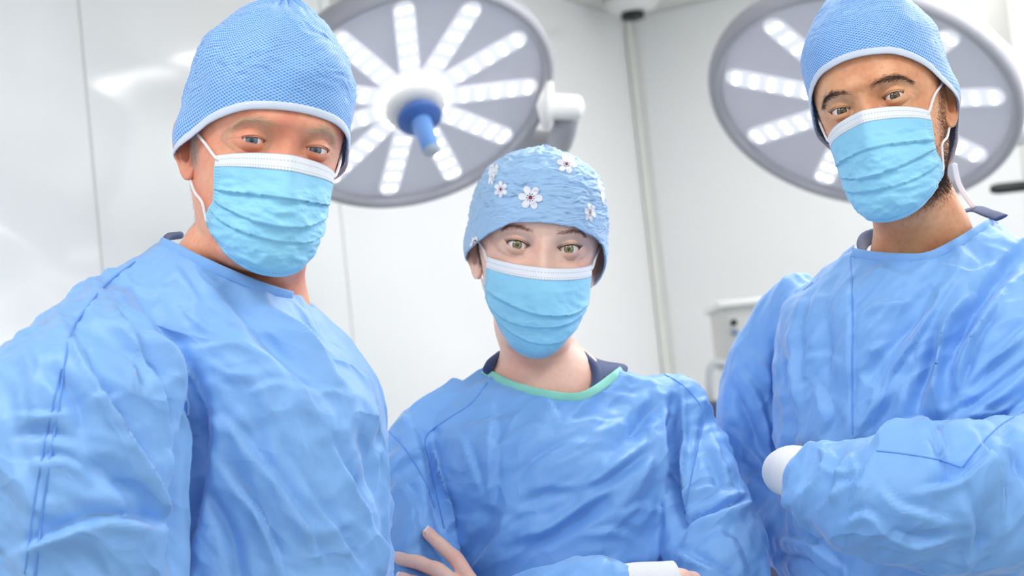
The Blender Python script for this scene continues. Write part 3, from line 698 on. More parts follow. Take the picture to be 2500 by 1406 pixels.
def normals(V, F):
    fn = np.cross(V[F[:, 2]]-V[F[:, 0]], V[F[:, 3]]-V[F[:, 1]]); N = np.zeros_like(V)
    for i in range(4):
        for j in range(3): N[:, j] += np.bincount(F[:, i], fn[:, j], len(V))
    return N/(np.linalg.norm(N, axis=1)[:, None]+1e-12)
def stroke_field(Q, st):
    """Q px coords; st = (points, width px, amp mm, kind)"""
    P, wd, am, kind = st; P = np.array(P, float)
    L = np.r_[0, np.cumsum(np.linalg.norm(np.diff(P, axis=0), axis=1))]
    if len(P) > 2: P = smooth_path(P, 3*len(P)); L = np.r_[0, np.cumsum(np.linalg.norm(np.diff(P, axis=0), axis=1))]
    lo, hi = P.min(0)-3*wd, P.max(0)+3*wd; I = np.where(((Q > lo) & (Q < hi)).all(1))[0]; q = Q[I]
    best = np.full(len(q), 1e9); sd = np.zeros(len(q)); tt = np.zeros(len(q))
    for i in range(len(P)-1):
        a, b = P[i], P[i+1]; ab = b-a; l2 = ab@ab+1e-9; t = np.clip(((q-a)@ab)/l2, 0, 1); r = q-(a+t[:, None]*ab); d = np.hypot(r[:, 0], r[:, 1])
        m = d < best; best[m] = d[m]; sd[m] = np.sign(ab[0]*r[m, 1]-ab[1]*r[m, 0])*d[m]; tt[m] = (L[i]+t[m]*np.sqrt(l2))/L[-1]
    tp = np.clip(np.sin(np.pi*np.clip(tt, .015, .985)), 0, 1)**.6
    if kind == 'r': h = np.exp(-(sd/wd)**2)
    elif kind == 's': h = np.where(sd > 0, np.exp(-(sd/(wd*1.3))), np.exp(-(sd/(wd*.28))**2))            # sharp on the left of the stroke
    elif kind == 'f': t = sstep(-9, 9, sd); h = t*np.exp(-np.clip(sd, 0, None)/(wd*1.6))-(1-t)*.8*np.exp(np.clip(sd, None, 0)/(wd*.7))   # fold: ledge with a hollow beside it
    return I, h*tp*am/1000
class Gown:
    def __init__(s, root, torso, arms, strokes, mat, neck=None, voxel=.0033, crumple=(7.5, 3.6), seed=0.0, flow=(1, 1, 1), lab='', it=5, ang=0.0):
        V, F = remesh([loft_rings(torso)]+[arm_tube(a) for a in arms], voxel)
        E = edges_of(F); V = smooth(V, E, it); s.F = F
        N = normals(V, F); view = V/np.linalg.norm(V, axis=1)[:, None]; fr = sstep(-.05, .35, -(N*view).sum(1)); Q = pix(V)
        D = np.zeros(len(V))
        for st in strokes:
            I, h = stroke_field(Q, st); D[I] += 2.2*h*fr[I]
        p = V @ rotm(0, 0, ang).T                                 # third axis runs along the pull of the cloth
        wv = np.stack([perlin(p*7+seed), perlin(p*7+seed+11), perlin(p*7+seed+23)], -1)*.045
        D += perlin((p+wv)*np.array([10, 9, 4])+seed)*.005
        D += ridged((p+wv)*np.array([19, 13, 5])+seed, 2)*crumple[0]/1000
        D += ridged((p+wv*.6)*np.array([36, 30, 15])+seed+5, 3)*crumple[1]/1000
        V = V+N*D[:, None]; V = smooth(V, E, 1, .35); s.V = V
        s.bvh = BVHTree.FromPolygons([Vector(q) for q in V], F.tolist())
        if neck is not None:
            P = np.array(neck, float); Q = pix(V); ins = np.zeros(len(V), bool); j = len(P)-1
            for i in range(len(P)):
                c = ((P[i, 1] > Q[:, 1]) != (P[j, 1] > Q[:, 1])) & (Q[:, 0] < (P[j, 0]-P[i, 0])*(Q[:, 1]-P[i, 1])/(P[j, 1]-P[i, 1]+1e-9)+P[i, 0]); ins ^= c; j = i
            F = F[~ins[F].all(1)]
        s.o = obj('gown', V, F, mat, root, label=lab)
    def hit(s, px, py, off=0.0):
        d = Vector(PX(px, py, 1.0)); d.normalize(); h = s.bvh.ray_cast(Vector((0, 0, 0)), d)
        if h[0] is None: return None
        return np.array(h[0])-np.array(d)*off
    def line(s, pts, n=60, off=.0008):
        q = smooth_path(np.array(pts, float), n); r = [s.hit(a, b, off) for a, b in q]; r = [a for a in r if a is not None]; return np.array(r)
    def seam(s, pts, mat, r=.0011, n=70, name='seam'):
        P = s.line(pts, n, .0002)
        if len(P) < 4: return
        k = [0]
        for i in range(1, len(P)):                                # stop where the line would jump to another surface
            if np.linalg.norm(P[i]-P[k[-1]]) < .035: k.append(i)
        P = P[k]
        for _ in range(2): P[1:-1] = (P[:-2]+2*P[1:-1]+P[2:])/4
        return obj(name, *tube(P, r, 6), mat, s.o)
def lower_body(root, rows, gmat, foot_px, d):
    """gown skirt below the frame, trousers and shoes down to the floor"""
    v, f = loft_rings(rows, 40); sk = obj('gown_skirt', v, f, gmat, root)
    base = np.array(root.location)
    for sx in (-1, 1):
        c = np.array([sx*.11, 0, 0]); obj_l('trouser_leg', *tube([c+(0, 0, .75), c+(0, 0, .5), c+(0, 0, .2), c+(0, -.01, .055)], [.085, .075, .062, .066], 20), M_trous, root)
        v, f = box(-.048, .048, -.20, .075, 0, .085, .035); obj_l('shoe', v+c, f, M_shoe, root)

# ================================================================== hands
def hand_mesh(chains, voxel=.0012):
    parts = []
    for ch in chains:
        C = np.array([c[:3] for c in ch]); r = np.array([c[3] for c in ch])/1000; Q = smooth_path(np.c_[C, r], 8*len(C))
        T0, T1 = Q[0, :3]-Q[1, :3], Q[-1, :3]-Q[-2, :3]; T0 /= np.linalg.norm(T0); T1 /= np.linalg.norm(T1)
        def dome(p, t, r): return [np.r_[p+t*r*math.sin(a), r*math.cos(a)] for a in (.35, .7, 1.0, 1.3)]
        Q = np.vstack([dome(Q[0, :3], T0, Q[0, 3])[::-1], Q, dome(Q[-1, :3], T1, Q[-1, 3])])
        parts.append(tube(Q[:, :3], Q[:, 3], 16))
    V, F = remesh(parts, voxel); V = smooth(V, edges_of(F), 6, .5); return V, F
def nail(C, T, N, ln, wd, mat_tip=True):
    """curved nail plate at C, pointing along T, facing N"""
    B = np.cross(T, N); u = np.linspace(-1, 1, 9)[None, :]; t = np.linspace(0, 1, 9)[:, None]
    w = wd*np.where(t < .75, 1, np.sqrt(np.clip(1-((t-.75)/.28)**2, 0, 1)))*np.where(t > .15, 1, .75+.25*t/.15)
    P = C+((t-.5)*ln)[..., None]*T+(u*w)[..., None]*B+((1-(u*w/wd)**2)*wd*.32-.0002)[..., None]*N
    return P.reshape(-1, 3), gridf(9, 9)

# ================================================================== assembling a person
CAM_EYE = np.array([0.0, 0.0, 0.0])
def head_parts(H, root, P, extra=()):
    E = P['eye']; parts = [H.grid()]; rims = []
    for sg in (-1, 1):
        v, f, rim, _ = H.lid(sg, E); parts.append((H.cam(v), f)); rims.append(rim)
        parts.append(H.ear(sg))
    parts += list(extra)
    V, F = join([(a, b.tolist() if isinstance(b, np.ndarray) else b) for a, b in parts])
    body = obj('body', V, F, P['skin'], root)
    for sg, rim in zip((-1, 1), rims):
        v, f, uv = H.eyeball(sg, E, CAM_EYE); obj('eye', v, f, P['eyemat'], body, uv=uv)
        # dark line of lash roots along the upper lid
        K = len(rim); ix = [int(q) for q in np.linspace(.02*K, .48*K, 26)]; ll = rim[ix]+np.array([0, .15, 0]); tp = np.sin(np.linspace(.15, 3.0, 26))**.5
        obj('lash_line', *tube(H.cam(ll), P.get('liner', .3)*tp*H.sc/1000, 6), P.get('lashmat', M_lash), body)
        # eyelashes
        K = len(rim); n = P.get('lash', 46); b, d, l, bd = [], [], [], []
        for i in range(n):
            q = .06+.88*i/(n-1); j = q*math.pi/(2*math.pi)*K; a = rim[int(j) % K]*(1-j % 1)+rim[(int(j)+1) % K]*(j % 1)
            cx = math.cos(q*math.pi); b.append(a+np.array([0, .2, 0])); d.append([sg*cx*.9, -1.0, .42]); l.append(P.get('lashl', 6.0)*(.65+.35*random.random())*(1+.25*cx)); bd.append([0, -.3, 1.6])
        b, d, l, bd = np.array(b), np.array(d), np.array(l), np.array(bd)
        v, f = strands(b, d, l, .13, bd); obj('eyelashes', H.cam(v), f, P.get('lashmat', M_lash), body)
        # eyebrow
        B = P['brow']; n = B['n']; t = RNG.random(n)**B.get('tp', 1.0); w = RNG.normal(0, 1, n)
        ctr = np.array(B['pts'], float); k = np.linspace(0, 1, len(ctr)); bx = pchip(k, ctr[:, 0], t); bz = pchip(k, ctr[:, 1], t); bw = pchip(k, ctr[:, 2], t)
        z = bz+w*bw*.5; x = sg*(bx+RNG.normal(0, .5, n)); y = H.face(x, z)
        base = np.stack([x, y+.2, z], -1)
        up = np.clip(.9-1.5*t, -.7, .9)-.35*np.clip(w, -1.2, 1.2)
        dr = np.stack([sg*np.ones(n), -.12-.05*RNG.random(n)+.45*t, up*.8+RNG.normal(0, .12, n)], -1)
        v, f = strands(base, dr, B['len']*(.6+.5*RNG.random(n)), B.get('rad', .16)); obj('eyebrow', H.cam(v), f, B['mat'], body)
    return body
def face_hair(H, body, mat, n, region, ln, rad, name='beard', drift=(0, .25, -1), stick=.5):
    """short hairs grown on the head surface where region(x, y, z) is dense"""
    p = H.P; wt = H.wt; N, M = H.shape; pr = region(p[:, 0], p[:, 1], p[:, 2]); pr = pr/pr.sum()
    I = RNG.choice(len(p), n, p=pr); J = np.where((I+1) % M == 0, I, I+1); Kx = np.clip(I+M, 0, len(p)-1); a, b = RNG.random(n)[:, None], RNG.random(n)[:, None]
    q = p[I]+(p[J]-p[I])*a+(p[Kx]-p[I])*b; w = wt[I]
    nn = np.cross(p[J]-p[I], p[Kx]-p[I]); nn /= np.linalg.norm(nn, axis=1)[:, None]+1e-9
    out = np.sign((nn*(q-np.array([0, 0, 0]))*np.array([1, 1, 0])).sum(1)); nn *= out[:, None]
    d = np.array(drift, float)+nn*stick+RNG.normal(0, .22, (n, 3)); d /= np.linalg.norm(d, axis=1)[:, None]
    L = ln*(.5+.7*RNG.random(n)); v, f = strands(q-nn*.3, d, L, rad)
    return obj(name, H.cam(v, np.repeat(w, 7)), f, mat, body)
def band(pts, n, half, nrm=(0, -1., 0), th=.0015):
    return tube(smooth_path(np.array(pts), n), .002, 10, None, True, flat=(th, half), nrm=np.tile([nrm], (n, 1)))
def binding(g, pts, mat, half, root_o, n=90, off=.002, back=None, lab=None):
    P = g.line(pts, n, off)
    k = [0]
    for i in range(1, len(P)):
        if np.linalg.norm(P[i]-P[k[-1]]) < .05: k.append(i)
    P = P[k]
    for _ in range(6): P[1:-1] = (P[:-2]+2*P[1:-1]+P[2:])/4
    if back is not None: P = np.vstack([P, smooth_path(np.vstack([P[-1], [PX(*q) for q in back[0]]]), 14)[1:]]) if back[0] else P
    if back is not None and back[1]: P = np.vstack([smooth_path(np.vstack([P[0], [PX(*q) for q in back[1]]]), 14)[1:][::-1], P])
    nr = -P/np.linalg.norm(P, axis=1)[:, None]
    v, f = tube(P, .002, 10, None, True, flat=(.0016, half), nrm=nr)
    return obj('neck_binding', v, f, mat, g.o, label=lab)
STROKES = {
 'older': [
  ([(421, 849), (470, 950), (478, 1040), (466, 1162), (440, 1300), (432, 1420)], 26, -13, 'r'),
  ([(325, 758), (409, 849), (470, 940), (492, 1040)], 22, 7, 's'),
  ([(259, 716), (340, 800), (415, 900), (450, 990), (440, 1101)], 20, 9, 'f'),
  ([(265, 740), (337, 873), (400, 1000), (425, 1101)], 17, 7, 'f'),
  ([(168, 800), (241, 945), (301, 1041), (433, 1270)], 26, 10, 'f'),
  ([(60, 1335), (241, 1268), (421, 1285)], 30, 9, 'f'),
  ([(200, 1120), (300, 1180), (400, 1300)], 24, -6, 'r'),
  ([(20, 1000), (110, 1010), (170, 1000)], 14, 4, 'f'), ([(20, 1060), (120, 1050), (180, 1080)], 14, -4, 'r'),
  ([(150, 840), (260, 850), (320, 900), (330, 980)], 16, 5, 'f'), ([(210, 980), (250, 970), (300, 960)], 10, 3, 'f'),
  ([(90, 900), (150, 930), (190, 1000), (200, 1080)], 18, -5, 'r'), ([(70, 1130), (160, 1120), (240, 1180)], 18, 5, 'f'),
  ([(529, 999), (608, 1083), (710, 1222), (800, 1390)], 20, 6, 'f'), ([(541, 1131), (632, 1252), (692, 1402)], 18, 6, 'f'), ([(722, 1150), (800, 1270), (890, 1390)], 20, 5, 'f'),
  ([(500, 1180), (560, 1300), (590, 1420)], 18, -5, 'r'),
  ([(541, 680), (632, 777), (752, 897), (800, 960)], 34, -9, 'r'), ([(640, 722), (740, 800), (860, 945)], 22, 5, 'f'), ([(700, 735), (800, 830), (900, 960)], 20, -5, 'r'),
  ([(728, 939), (780, 938), (842, 957)], 9, 3.2, 'f'), ([(500, 840), (570, 833), (620, 838)], 9, 2.5, 'f'), ([(470, 760), (500, 790), (520, 830)], 8, 2.5, 'f'), ([(500, 870), (560, 905), (640, 900)], 10, 2.5, 'f'),
  ([(600, 960), (660, 930), (700, 935)], 9, 2.5, 'f'), ([(820, 1080), (860, 1180), (915, 1290)], 16, 5, 'f'), ([(880, 1040), (910, 1150), (935, 1260)], 14, -5, 'r'),
  ([(420, 640), (470, 700), (500, 760)], 14, 3, 'f'), ([(300, 690), (360, 700), (420, 720)], 10, 2.5, 'f'), ([(905, 1280), (930, 1330), (938, 1410)], 12, 6, 'f'), ([(480, 1040), (520, 1020), (560, 1060)], 10, 2.5, 'f')],
 'woman': [
  ([(996, 1010), (1030, 1090), (1064, 1218)], 14, 6, 'f'), ([(1038, 1070), (1066, 1222), (1096, 1318)], 16, -9, 'r'), ([(1050, 1060), (1085, 1200), (1112, 1310)], 15, 6, 's'),
  ([(1208, 1002), (1210, 1100), (1200, 1242)], 20, 5, 'f'), ([(1252, 1178), (1300, 1120), (1372, 1078)], 13, -5, 'r'), ([(1260, 1234), (1330, 1206), (1396, 1202)], 12, -4.5, 'r'),
  ([(1290, 1345), (1350, 1310), (1440, 1250), (1500, 1215)], 15, -7, 'r'), ([(1280, 1310), (1340, 1285), (1430, 1225), (1490, 1195)], 12, 5, 'r'), ([(1440, 1200), (1520, 1150), (1600, 1094)], 13, -5, 'r'), ([(1430, 1180), (1510, 1130), (1585, 1075)], 12, 4, 'r'),
  ([(1492, 1110), (1560, 1040), (1620, 960)], 18, -5, 'r'), ([(1388, 1038), (1440, 1022), (1504, 1026)], 9, 3, 'f'), ([(1130, 1370), (1180, 1300), (1204, 1238)], 16, -6, 'r'), ([(1150, 1390), (1210, 1310), (1230, 1250)], 16, 5, 'f'),
  ([(1336, 975), (1352, 1000), (1366, 1030)], 9, 3.5, 'f'), ([(1290, 1160), (1390, 1110), (1420, 1100)], 12, 3, 'f'), ([(1350, 1190), (1420, 1170), (1480, 1155)], 9, 3, 'f'), ([(1420, 1300), (1500, 1290), (1560, 1320)], 12, 4, 'f'), ([(1250, 1290), (1310, 1262), (1350, 1262)], 10, 3.5, 'f'),
  ([(1500, 1260), (1560, 1230), (1620, 1240)], 12, 4, 'f'), ([(1240, 1060), (1290, 1040), (1330, 1050)], 10, 2.5, 'f'), ([(1130, 1060), (1160, 1120), (1180, 1200)], 16, 4, 'f'),
  ([(1650, 950), (1643, 1090), (1646, 1200), (1650, 1330)], 15, -13, 'r'), ([(1632, 970), (1624, 1100), (1630, 1320)], 14, 4, 'r'), ([(1668, 950), (1672, 1090), (1664, 1250)], 16, 7, 's'), ([(1716, 1010), (1700, 1090), (1680, 1202)], 10, 4, 'f'),
  ([(1638, 1330), (1676, 1262), (1760, 1232), (1868, 1196)], 20, -13, 's'), ([(1640, 1348), (1690, 1278), (1770, 1248), (1862, 1214)], 22, 9, 'r'), ([(1644, 1336), (1740, 1386), (1800, 1412)], 12, 6, 'f'),
  ([(1760, 1290), (1800, 1330), (1820, 1400)], 14, 4, 'f'), ([(1740, 1060), (1760, 1120), (1800, 1190)], 12, 4, 'f'), ([(1720, 1100), (1750, 1150), (1770, 1215)], 11, -4, 'r'), ([(1690, 1190), (1740, 1180), (1790, 1210)], 10, 3.5, 'f'),
  ([(970, 1160), (1010, 1220), (1020, 1300)], 14, 5, 'f'), ([(990, 1260), (1030, 1290), (1070, 1300)], 10, 3, 'f'), ([(1400, 1380), (1440, 1366), (1500, 1372)], 10, 4, 'f'), ([(1030, 1025), (1080, 1010), (1120, 975)], 10, 3, 'f')],
 'beard': [
  ([(2520, 590), (2402, 712), (2340, 830), (2312, 912), (2316, 975)], 22, -10, 'r'), ([(2395, 700), (2310, 800), (2286, 912), (2290, 1010)], 18, 9, 's'), ([(2440, 730), (2370, 850), (2340, 960)], 18, 9, 'f'),
  ([(2290, 700), (2183, 835), (2112, 938)], 30, -9, 'r'), ([(2330, 690), (2230, 830), (2150, 950)], 24, 5, 'f'), ([(2290, 783), (2258, 919), (2222, 1025)], 18, -9, 'r'), ([(2176, 964), (2140, 1010), (2100, 1060)], 14, 6, 'f'),
  ([(2290, 640), (2360, 660), (2440, 620)], 14, 4, 'f'), ([(2120, 650), (2190, 665), (2240, 690)], 10, 2.5, 'f'), ([(2105, 760), (2160, 740), (2230, 730)], 10, 3, 'f'), ([(2100, 860), (2160, 830), (2200, 790)], 12, 3, 'f'), ([(2110, 980), (2150, 950), (2170, 900)], 10, 3, 'f'),
  ([(2078, 640), (2080, 800), (2078, 1060)], 10, 3, 'f'),
  ([(1970, 720), (1945, 810), (1955, 1000)], 18, 5, 'f'), ([(1893, 822), (1915, 960), (1925, 1080), (1900, 1140)], 18, -10, 'r'), ([(2020, 720), (2010, 850), (2030, 980)], 18, -4, 'r'), ([(1990, 930), (2030, 1010), (2010, 1080)], 14, 4, 'f'), ([(1950, 880), (2000, 860), (2060, 880)], 10, 2.5, 'f'),
  ([(1816, 899), (1867, 989), (1893, 1131)], 13, 6, 'f'), ([(1790, 930), (1820, 1020), (1880, 1140)], 13, -6, 'r'), ([(1835, 860), (1880, 900), (1895, 960)], 10, 5, 'f'), ([(1770, 1030), (1830, 1090), (1890, 1150)], 12, 5, 'f'), ([(1790, 1120), (1850, 1150), (1900, 1190)], 12, -5, 'r'),
  ([(2120, 1085), (2160, 1050), (2228, 1030), (2285, 1047), (2331, 1145)], 16, 8, 'f'), ([(2270, 1050), (2310, 1130), (2330, 1170)], 14, -9, 'r'), ([(2254, 1195), (2340, 1170), (2421, 1105)], 20, 9, 'f'), ([(2312, 1028), (2408, 976), (2520, 885)], 22, 8, 'f'),
  ([(1945, 1120), (1990, 1090), (2040, 1110)], 8, 5, 'f'), ([(1960, 1200), (2000, 1150), (2010, 1100)], 8, 5, 'f'), ([(2020, 1230), (2040, 1160), (2060, 1110)], 9, 6, 'f'), ([(2060, 1260), (2090, 1190), (2110, 1130)], 9, 5, 'f'), ([(1980, 1250), (2060, 1180), (2120, 1180)], 8, 5, 'f'), ([(2000, 1130), (2060, 1150), (2110, 1120)], 7, 4, 'f'), ([(2080, 1100), (2100, 1160), (2080, 1220)], 8, 4, 'f'),
  ([(2040, 1280), (2120, 1250), (2180, 1300)], 12, 5, 'f'), ([(2150, 1180), (2200, 1230), (2300, 1260)], 16, 5, 'f'), ([(2160, 1290), (2240, 1320), (2340, 1300)], 18, 5, 'f'), ([(2380, 1050), (2440, 1150), (2460, 1280)], 22, 6, 'f'), ([(2420, 1010), (2480, 1090), (2520, 1200)], 20, -6, 'r'), ([(2350, 1000), (2430, 1000), (2500, 960)], 14, 4, 'f'),
  ([(2350, 1200), (2380, 1290), (2370, 1390)], 20, 5, 'f'), ([(2410, 880), (2460, 840), (2520, 780)], 16, 6, 'f'), ([(2360, 960), (2420, 900), (2500, 840)], 14, -6, 'r'), ([(1900, 1310), (1990, 1330), (2060, 1390)], 12, 5, 'f'), ([(1890, 1350), (1960, 1370), (2020, 1420)], 12, -5, 'r')],
}
# ================================================================== the older man (left)
def foot(px, d):
    w = W(PX(px, 1300, d)); return (w[0], w[1], 0.0)
GM1 = gown_mat('gown_blue', srgb(138, 189, 247), srgb(56, 118, 212), .0016, 45)
GM3 = gown_mat('gown_blue_fine', srgb(134, 187, 247), srgb(50, 114, 212), .0018, -33)
M_seam = cloth('gown_seam_blue', srgb(106, 162, 238), .7)
M_bind = cloth('gown_binding_blue', srgb(134, 186, 247), .7, 500)
CAPM = cap_mat('cap_net_blue', srgb(58, 142, 222), srgb(188, 214, 242))
def person_older():
    d = 1.70
    root = thing('person', 'person in blue surgical gown with tall net cap and mask, leaning in at the left', 'person', foot(480, 1.82))
    kk = HEADK.copy(); kk[10:, 2] *= np.array([1.06, 1.16, 1.22, 1.24, 1.22, 1.2, 1.16, 1.16]); kk[11:, 4] *= 1.06
    H = Head((701, 354), d, .945, 23, 0, 7.4, (566, 700, 1.80), 20, brow=6.0, ipd=32.5, deep=1.0, keys=kk)
    P = dict(skin=skin_mat('skin_ruddy', srgb(246, 180, 146), srgb(240, 152, 124), srgb(214, 126, 100)),
             eyemat=eye_mat('eye_blue_grey', srgb(78, 96, 116), srgb(112, 130, 146), srgb(46, 54, 64)),
             eye=dict(hw=11.8, up=2.6, lo=3.5, yc=76.0, tilt=.0, crease=2.0, cdep=.8, hood=1.6, bag=.6, bagc=.7, crow=1.5), lash=30, lashl=3.2,
             lashmat=plain('lash_fair', srgb(112, 76, 62), .6),
             brow=dict(n=420, pts=[(12, 12, 4), (20, 15, 5), (31, 19.5, 5.5), (42, 18, 5), (50, 11, 4)], len=7.5, rad=.15, mat=plain('brow_blond', srgb(240, 212, 178), .6)))
    body = head_parts(H, root, P)
    grey = plain('hair_white_grey', srgb(226, 216, 204), .55)
    face_hair(H, body, grey, 900, lambda x, y, z: (x < 0)*np.exp(-((y-(-8))/9)**2)*sstep(-34, -18, z)*sstep(34, 22, z)+1e-9, 6, .12, 'sideburn', (0, .1, -1), .25)
    face_hair(H, body, grey, 1600, lambda x, y, z: (x < 0)*(y > 14)*sstep(-135, -110, z)*sstep(-20, -45, z)+1e-9, 3.2, .10, 'nape_hair', (0, .3, -.7), .9)
    A = dict(label='pleated light blue surgical mask of the older man', seed=2.0, wr=2.2, skew=.5,
             zc=[-10, -26, -50, -75, -102, -119, -129], zs=[-19, -30, -46, -61, -71, -78, -84], yf=[-99, -100, -102, -104, -104, -99, -86],
             w=[71, 71, 69, 67, 65, 63, 60], tent=[9, 11, 14, 10, 3, 1, 0], ph=[58, 58, 58, 59, 65, 69, 70], pleat=[.40, .56, .72], pd=[2.6, 2.4, 1.8])
    add_mask(H, A, body, ([(-42, -8), (-18, 6), (-4, 16)], [(-42, -8), (-18, 6), (-4, 16)]), ([(-34, -66), (-14, -56), (4, -44)], [(-34, -66), (-14, -56), (4, -44)]))
    C = dict(label='tall light blue net cap of the older man', seed=4.0, lump=5.0, crease=2.4, gather=2.6, gn=15, wz=16, top=152,
             hem=[(-180, -34), (-130, -24), (-100, -17), (-80, -4), (-55, 18), (-25, 33), (0, 36), (25, 33), (55, 20), (80, 0), (100, -18), (130, -30), (180, -34)],
             rings=[(-60, 72, -90, 92, 0, 0), (-20, 80, -97, 106, 0, 0), (10, 82, -101, 110, 0, 0), (40, 83, -102, 110, 0, 0), (70, 82, -100, 107, 0, 0), (98, 72, -90, 96, 0, 0),
                    (120, 55, -70, 76, 0, 0), (138, 36, -46, 50, 0, 0), (149, 15, -19, 21, 2, 0), (153, .5, -1, 1, 2, 0)])
    add_cap(H, C, body, CAPM, .0042, M_hem)
    torso = [(578, 440, 600, 1.80, .03, 0), (600, 385, 640, 1.80, .055, 0), (650, 300, 670, 1.80, .085, .1), (720, 250, 724, 1.80, .11, .15), (790, 240, 800, 1.80, .125, .2), (860, 250, 868, 1.80, .135, .22),
             (950, 290, 925, 1.80, .14, .22), (1060, 330, 943, 1.80, .142, .2), (1200, 340, 950, 1.80, .142, .2), (1406, 340, 955, 1.80, .142, .2), (1620, 330, 965, 1.80, .14, .2)]
    arm = [(352, 722, 1.77, 34), (268, 826, 1.72, 55), (220, 930, 1.66, 74), (200, 1030, 1.62, 94), (195, 1200, 1.60, 92), (195, 1400, 1.60, 94), (230, 1620, 1.60, 88)]
    far = [(690, 800, 1.88, 40), (740, 900, 1.90, 50), (755, 1050, 1.91, 52), (760, 1300, 1.91, 52), (780, 1600, 1.91, 50)]
    st = STROKES['older']
    g = Gown(root, torso, [arm, far], st, GM1, neck=[(392, 560), (388, 592), (420, 606), (480, 636), (560, 668), (640, 700), (700, 722), (716, 722), (730, 600), (600, 520)], seed=1.7, ang=45, lab='light blue surgical gown of the older man')
    binding(g, [(392, 591), (430, 608), (480, 634), (560, 670), (640, 702), (712, 724)], M_bind, .0055, g.o, back=None)
    g.seam([(330, 640), (262, 690), (205, 760), (172, 812), (160, 880), (148, 960), (132, 1060), (110, 1200), (85, 1406)], M_seam, .0012)
    g.seam([(150, 900), (124, 1010), (100, 1130), (80, 1250), (60, 1400)], M_seam, .0009)
    # navy collar of the scrub top at the nape
    obj('scrub_collar', *tube([PX(402, 588, 1.84), PX(412, 578, 1.87), PX(440, 574, 1.90)], [.003, .004, .004], 10, 14), M_scrub, root)
    lower_body(root, [(1580, 330, 962, 1.80, .14, .2), (2000, 340, 985, 1.79, .14, .2), (2800, 380, 1060, 1.79, .14, .1), (3900, 430, 1120, 1.79, .15, .1)], GM1, 480, 1.82)
    return H, g

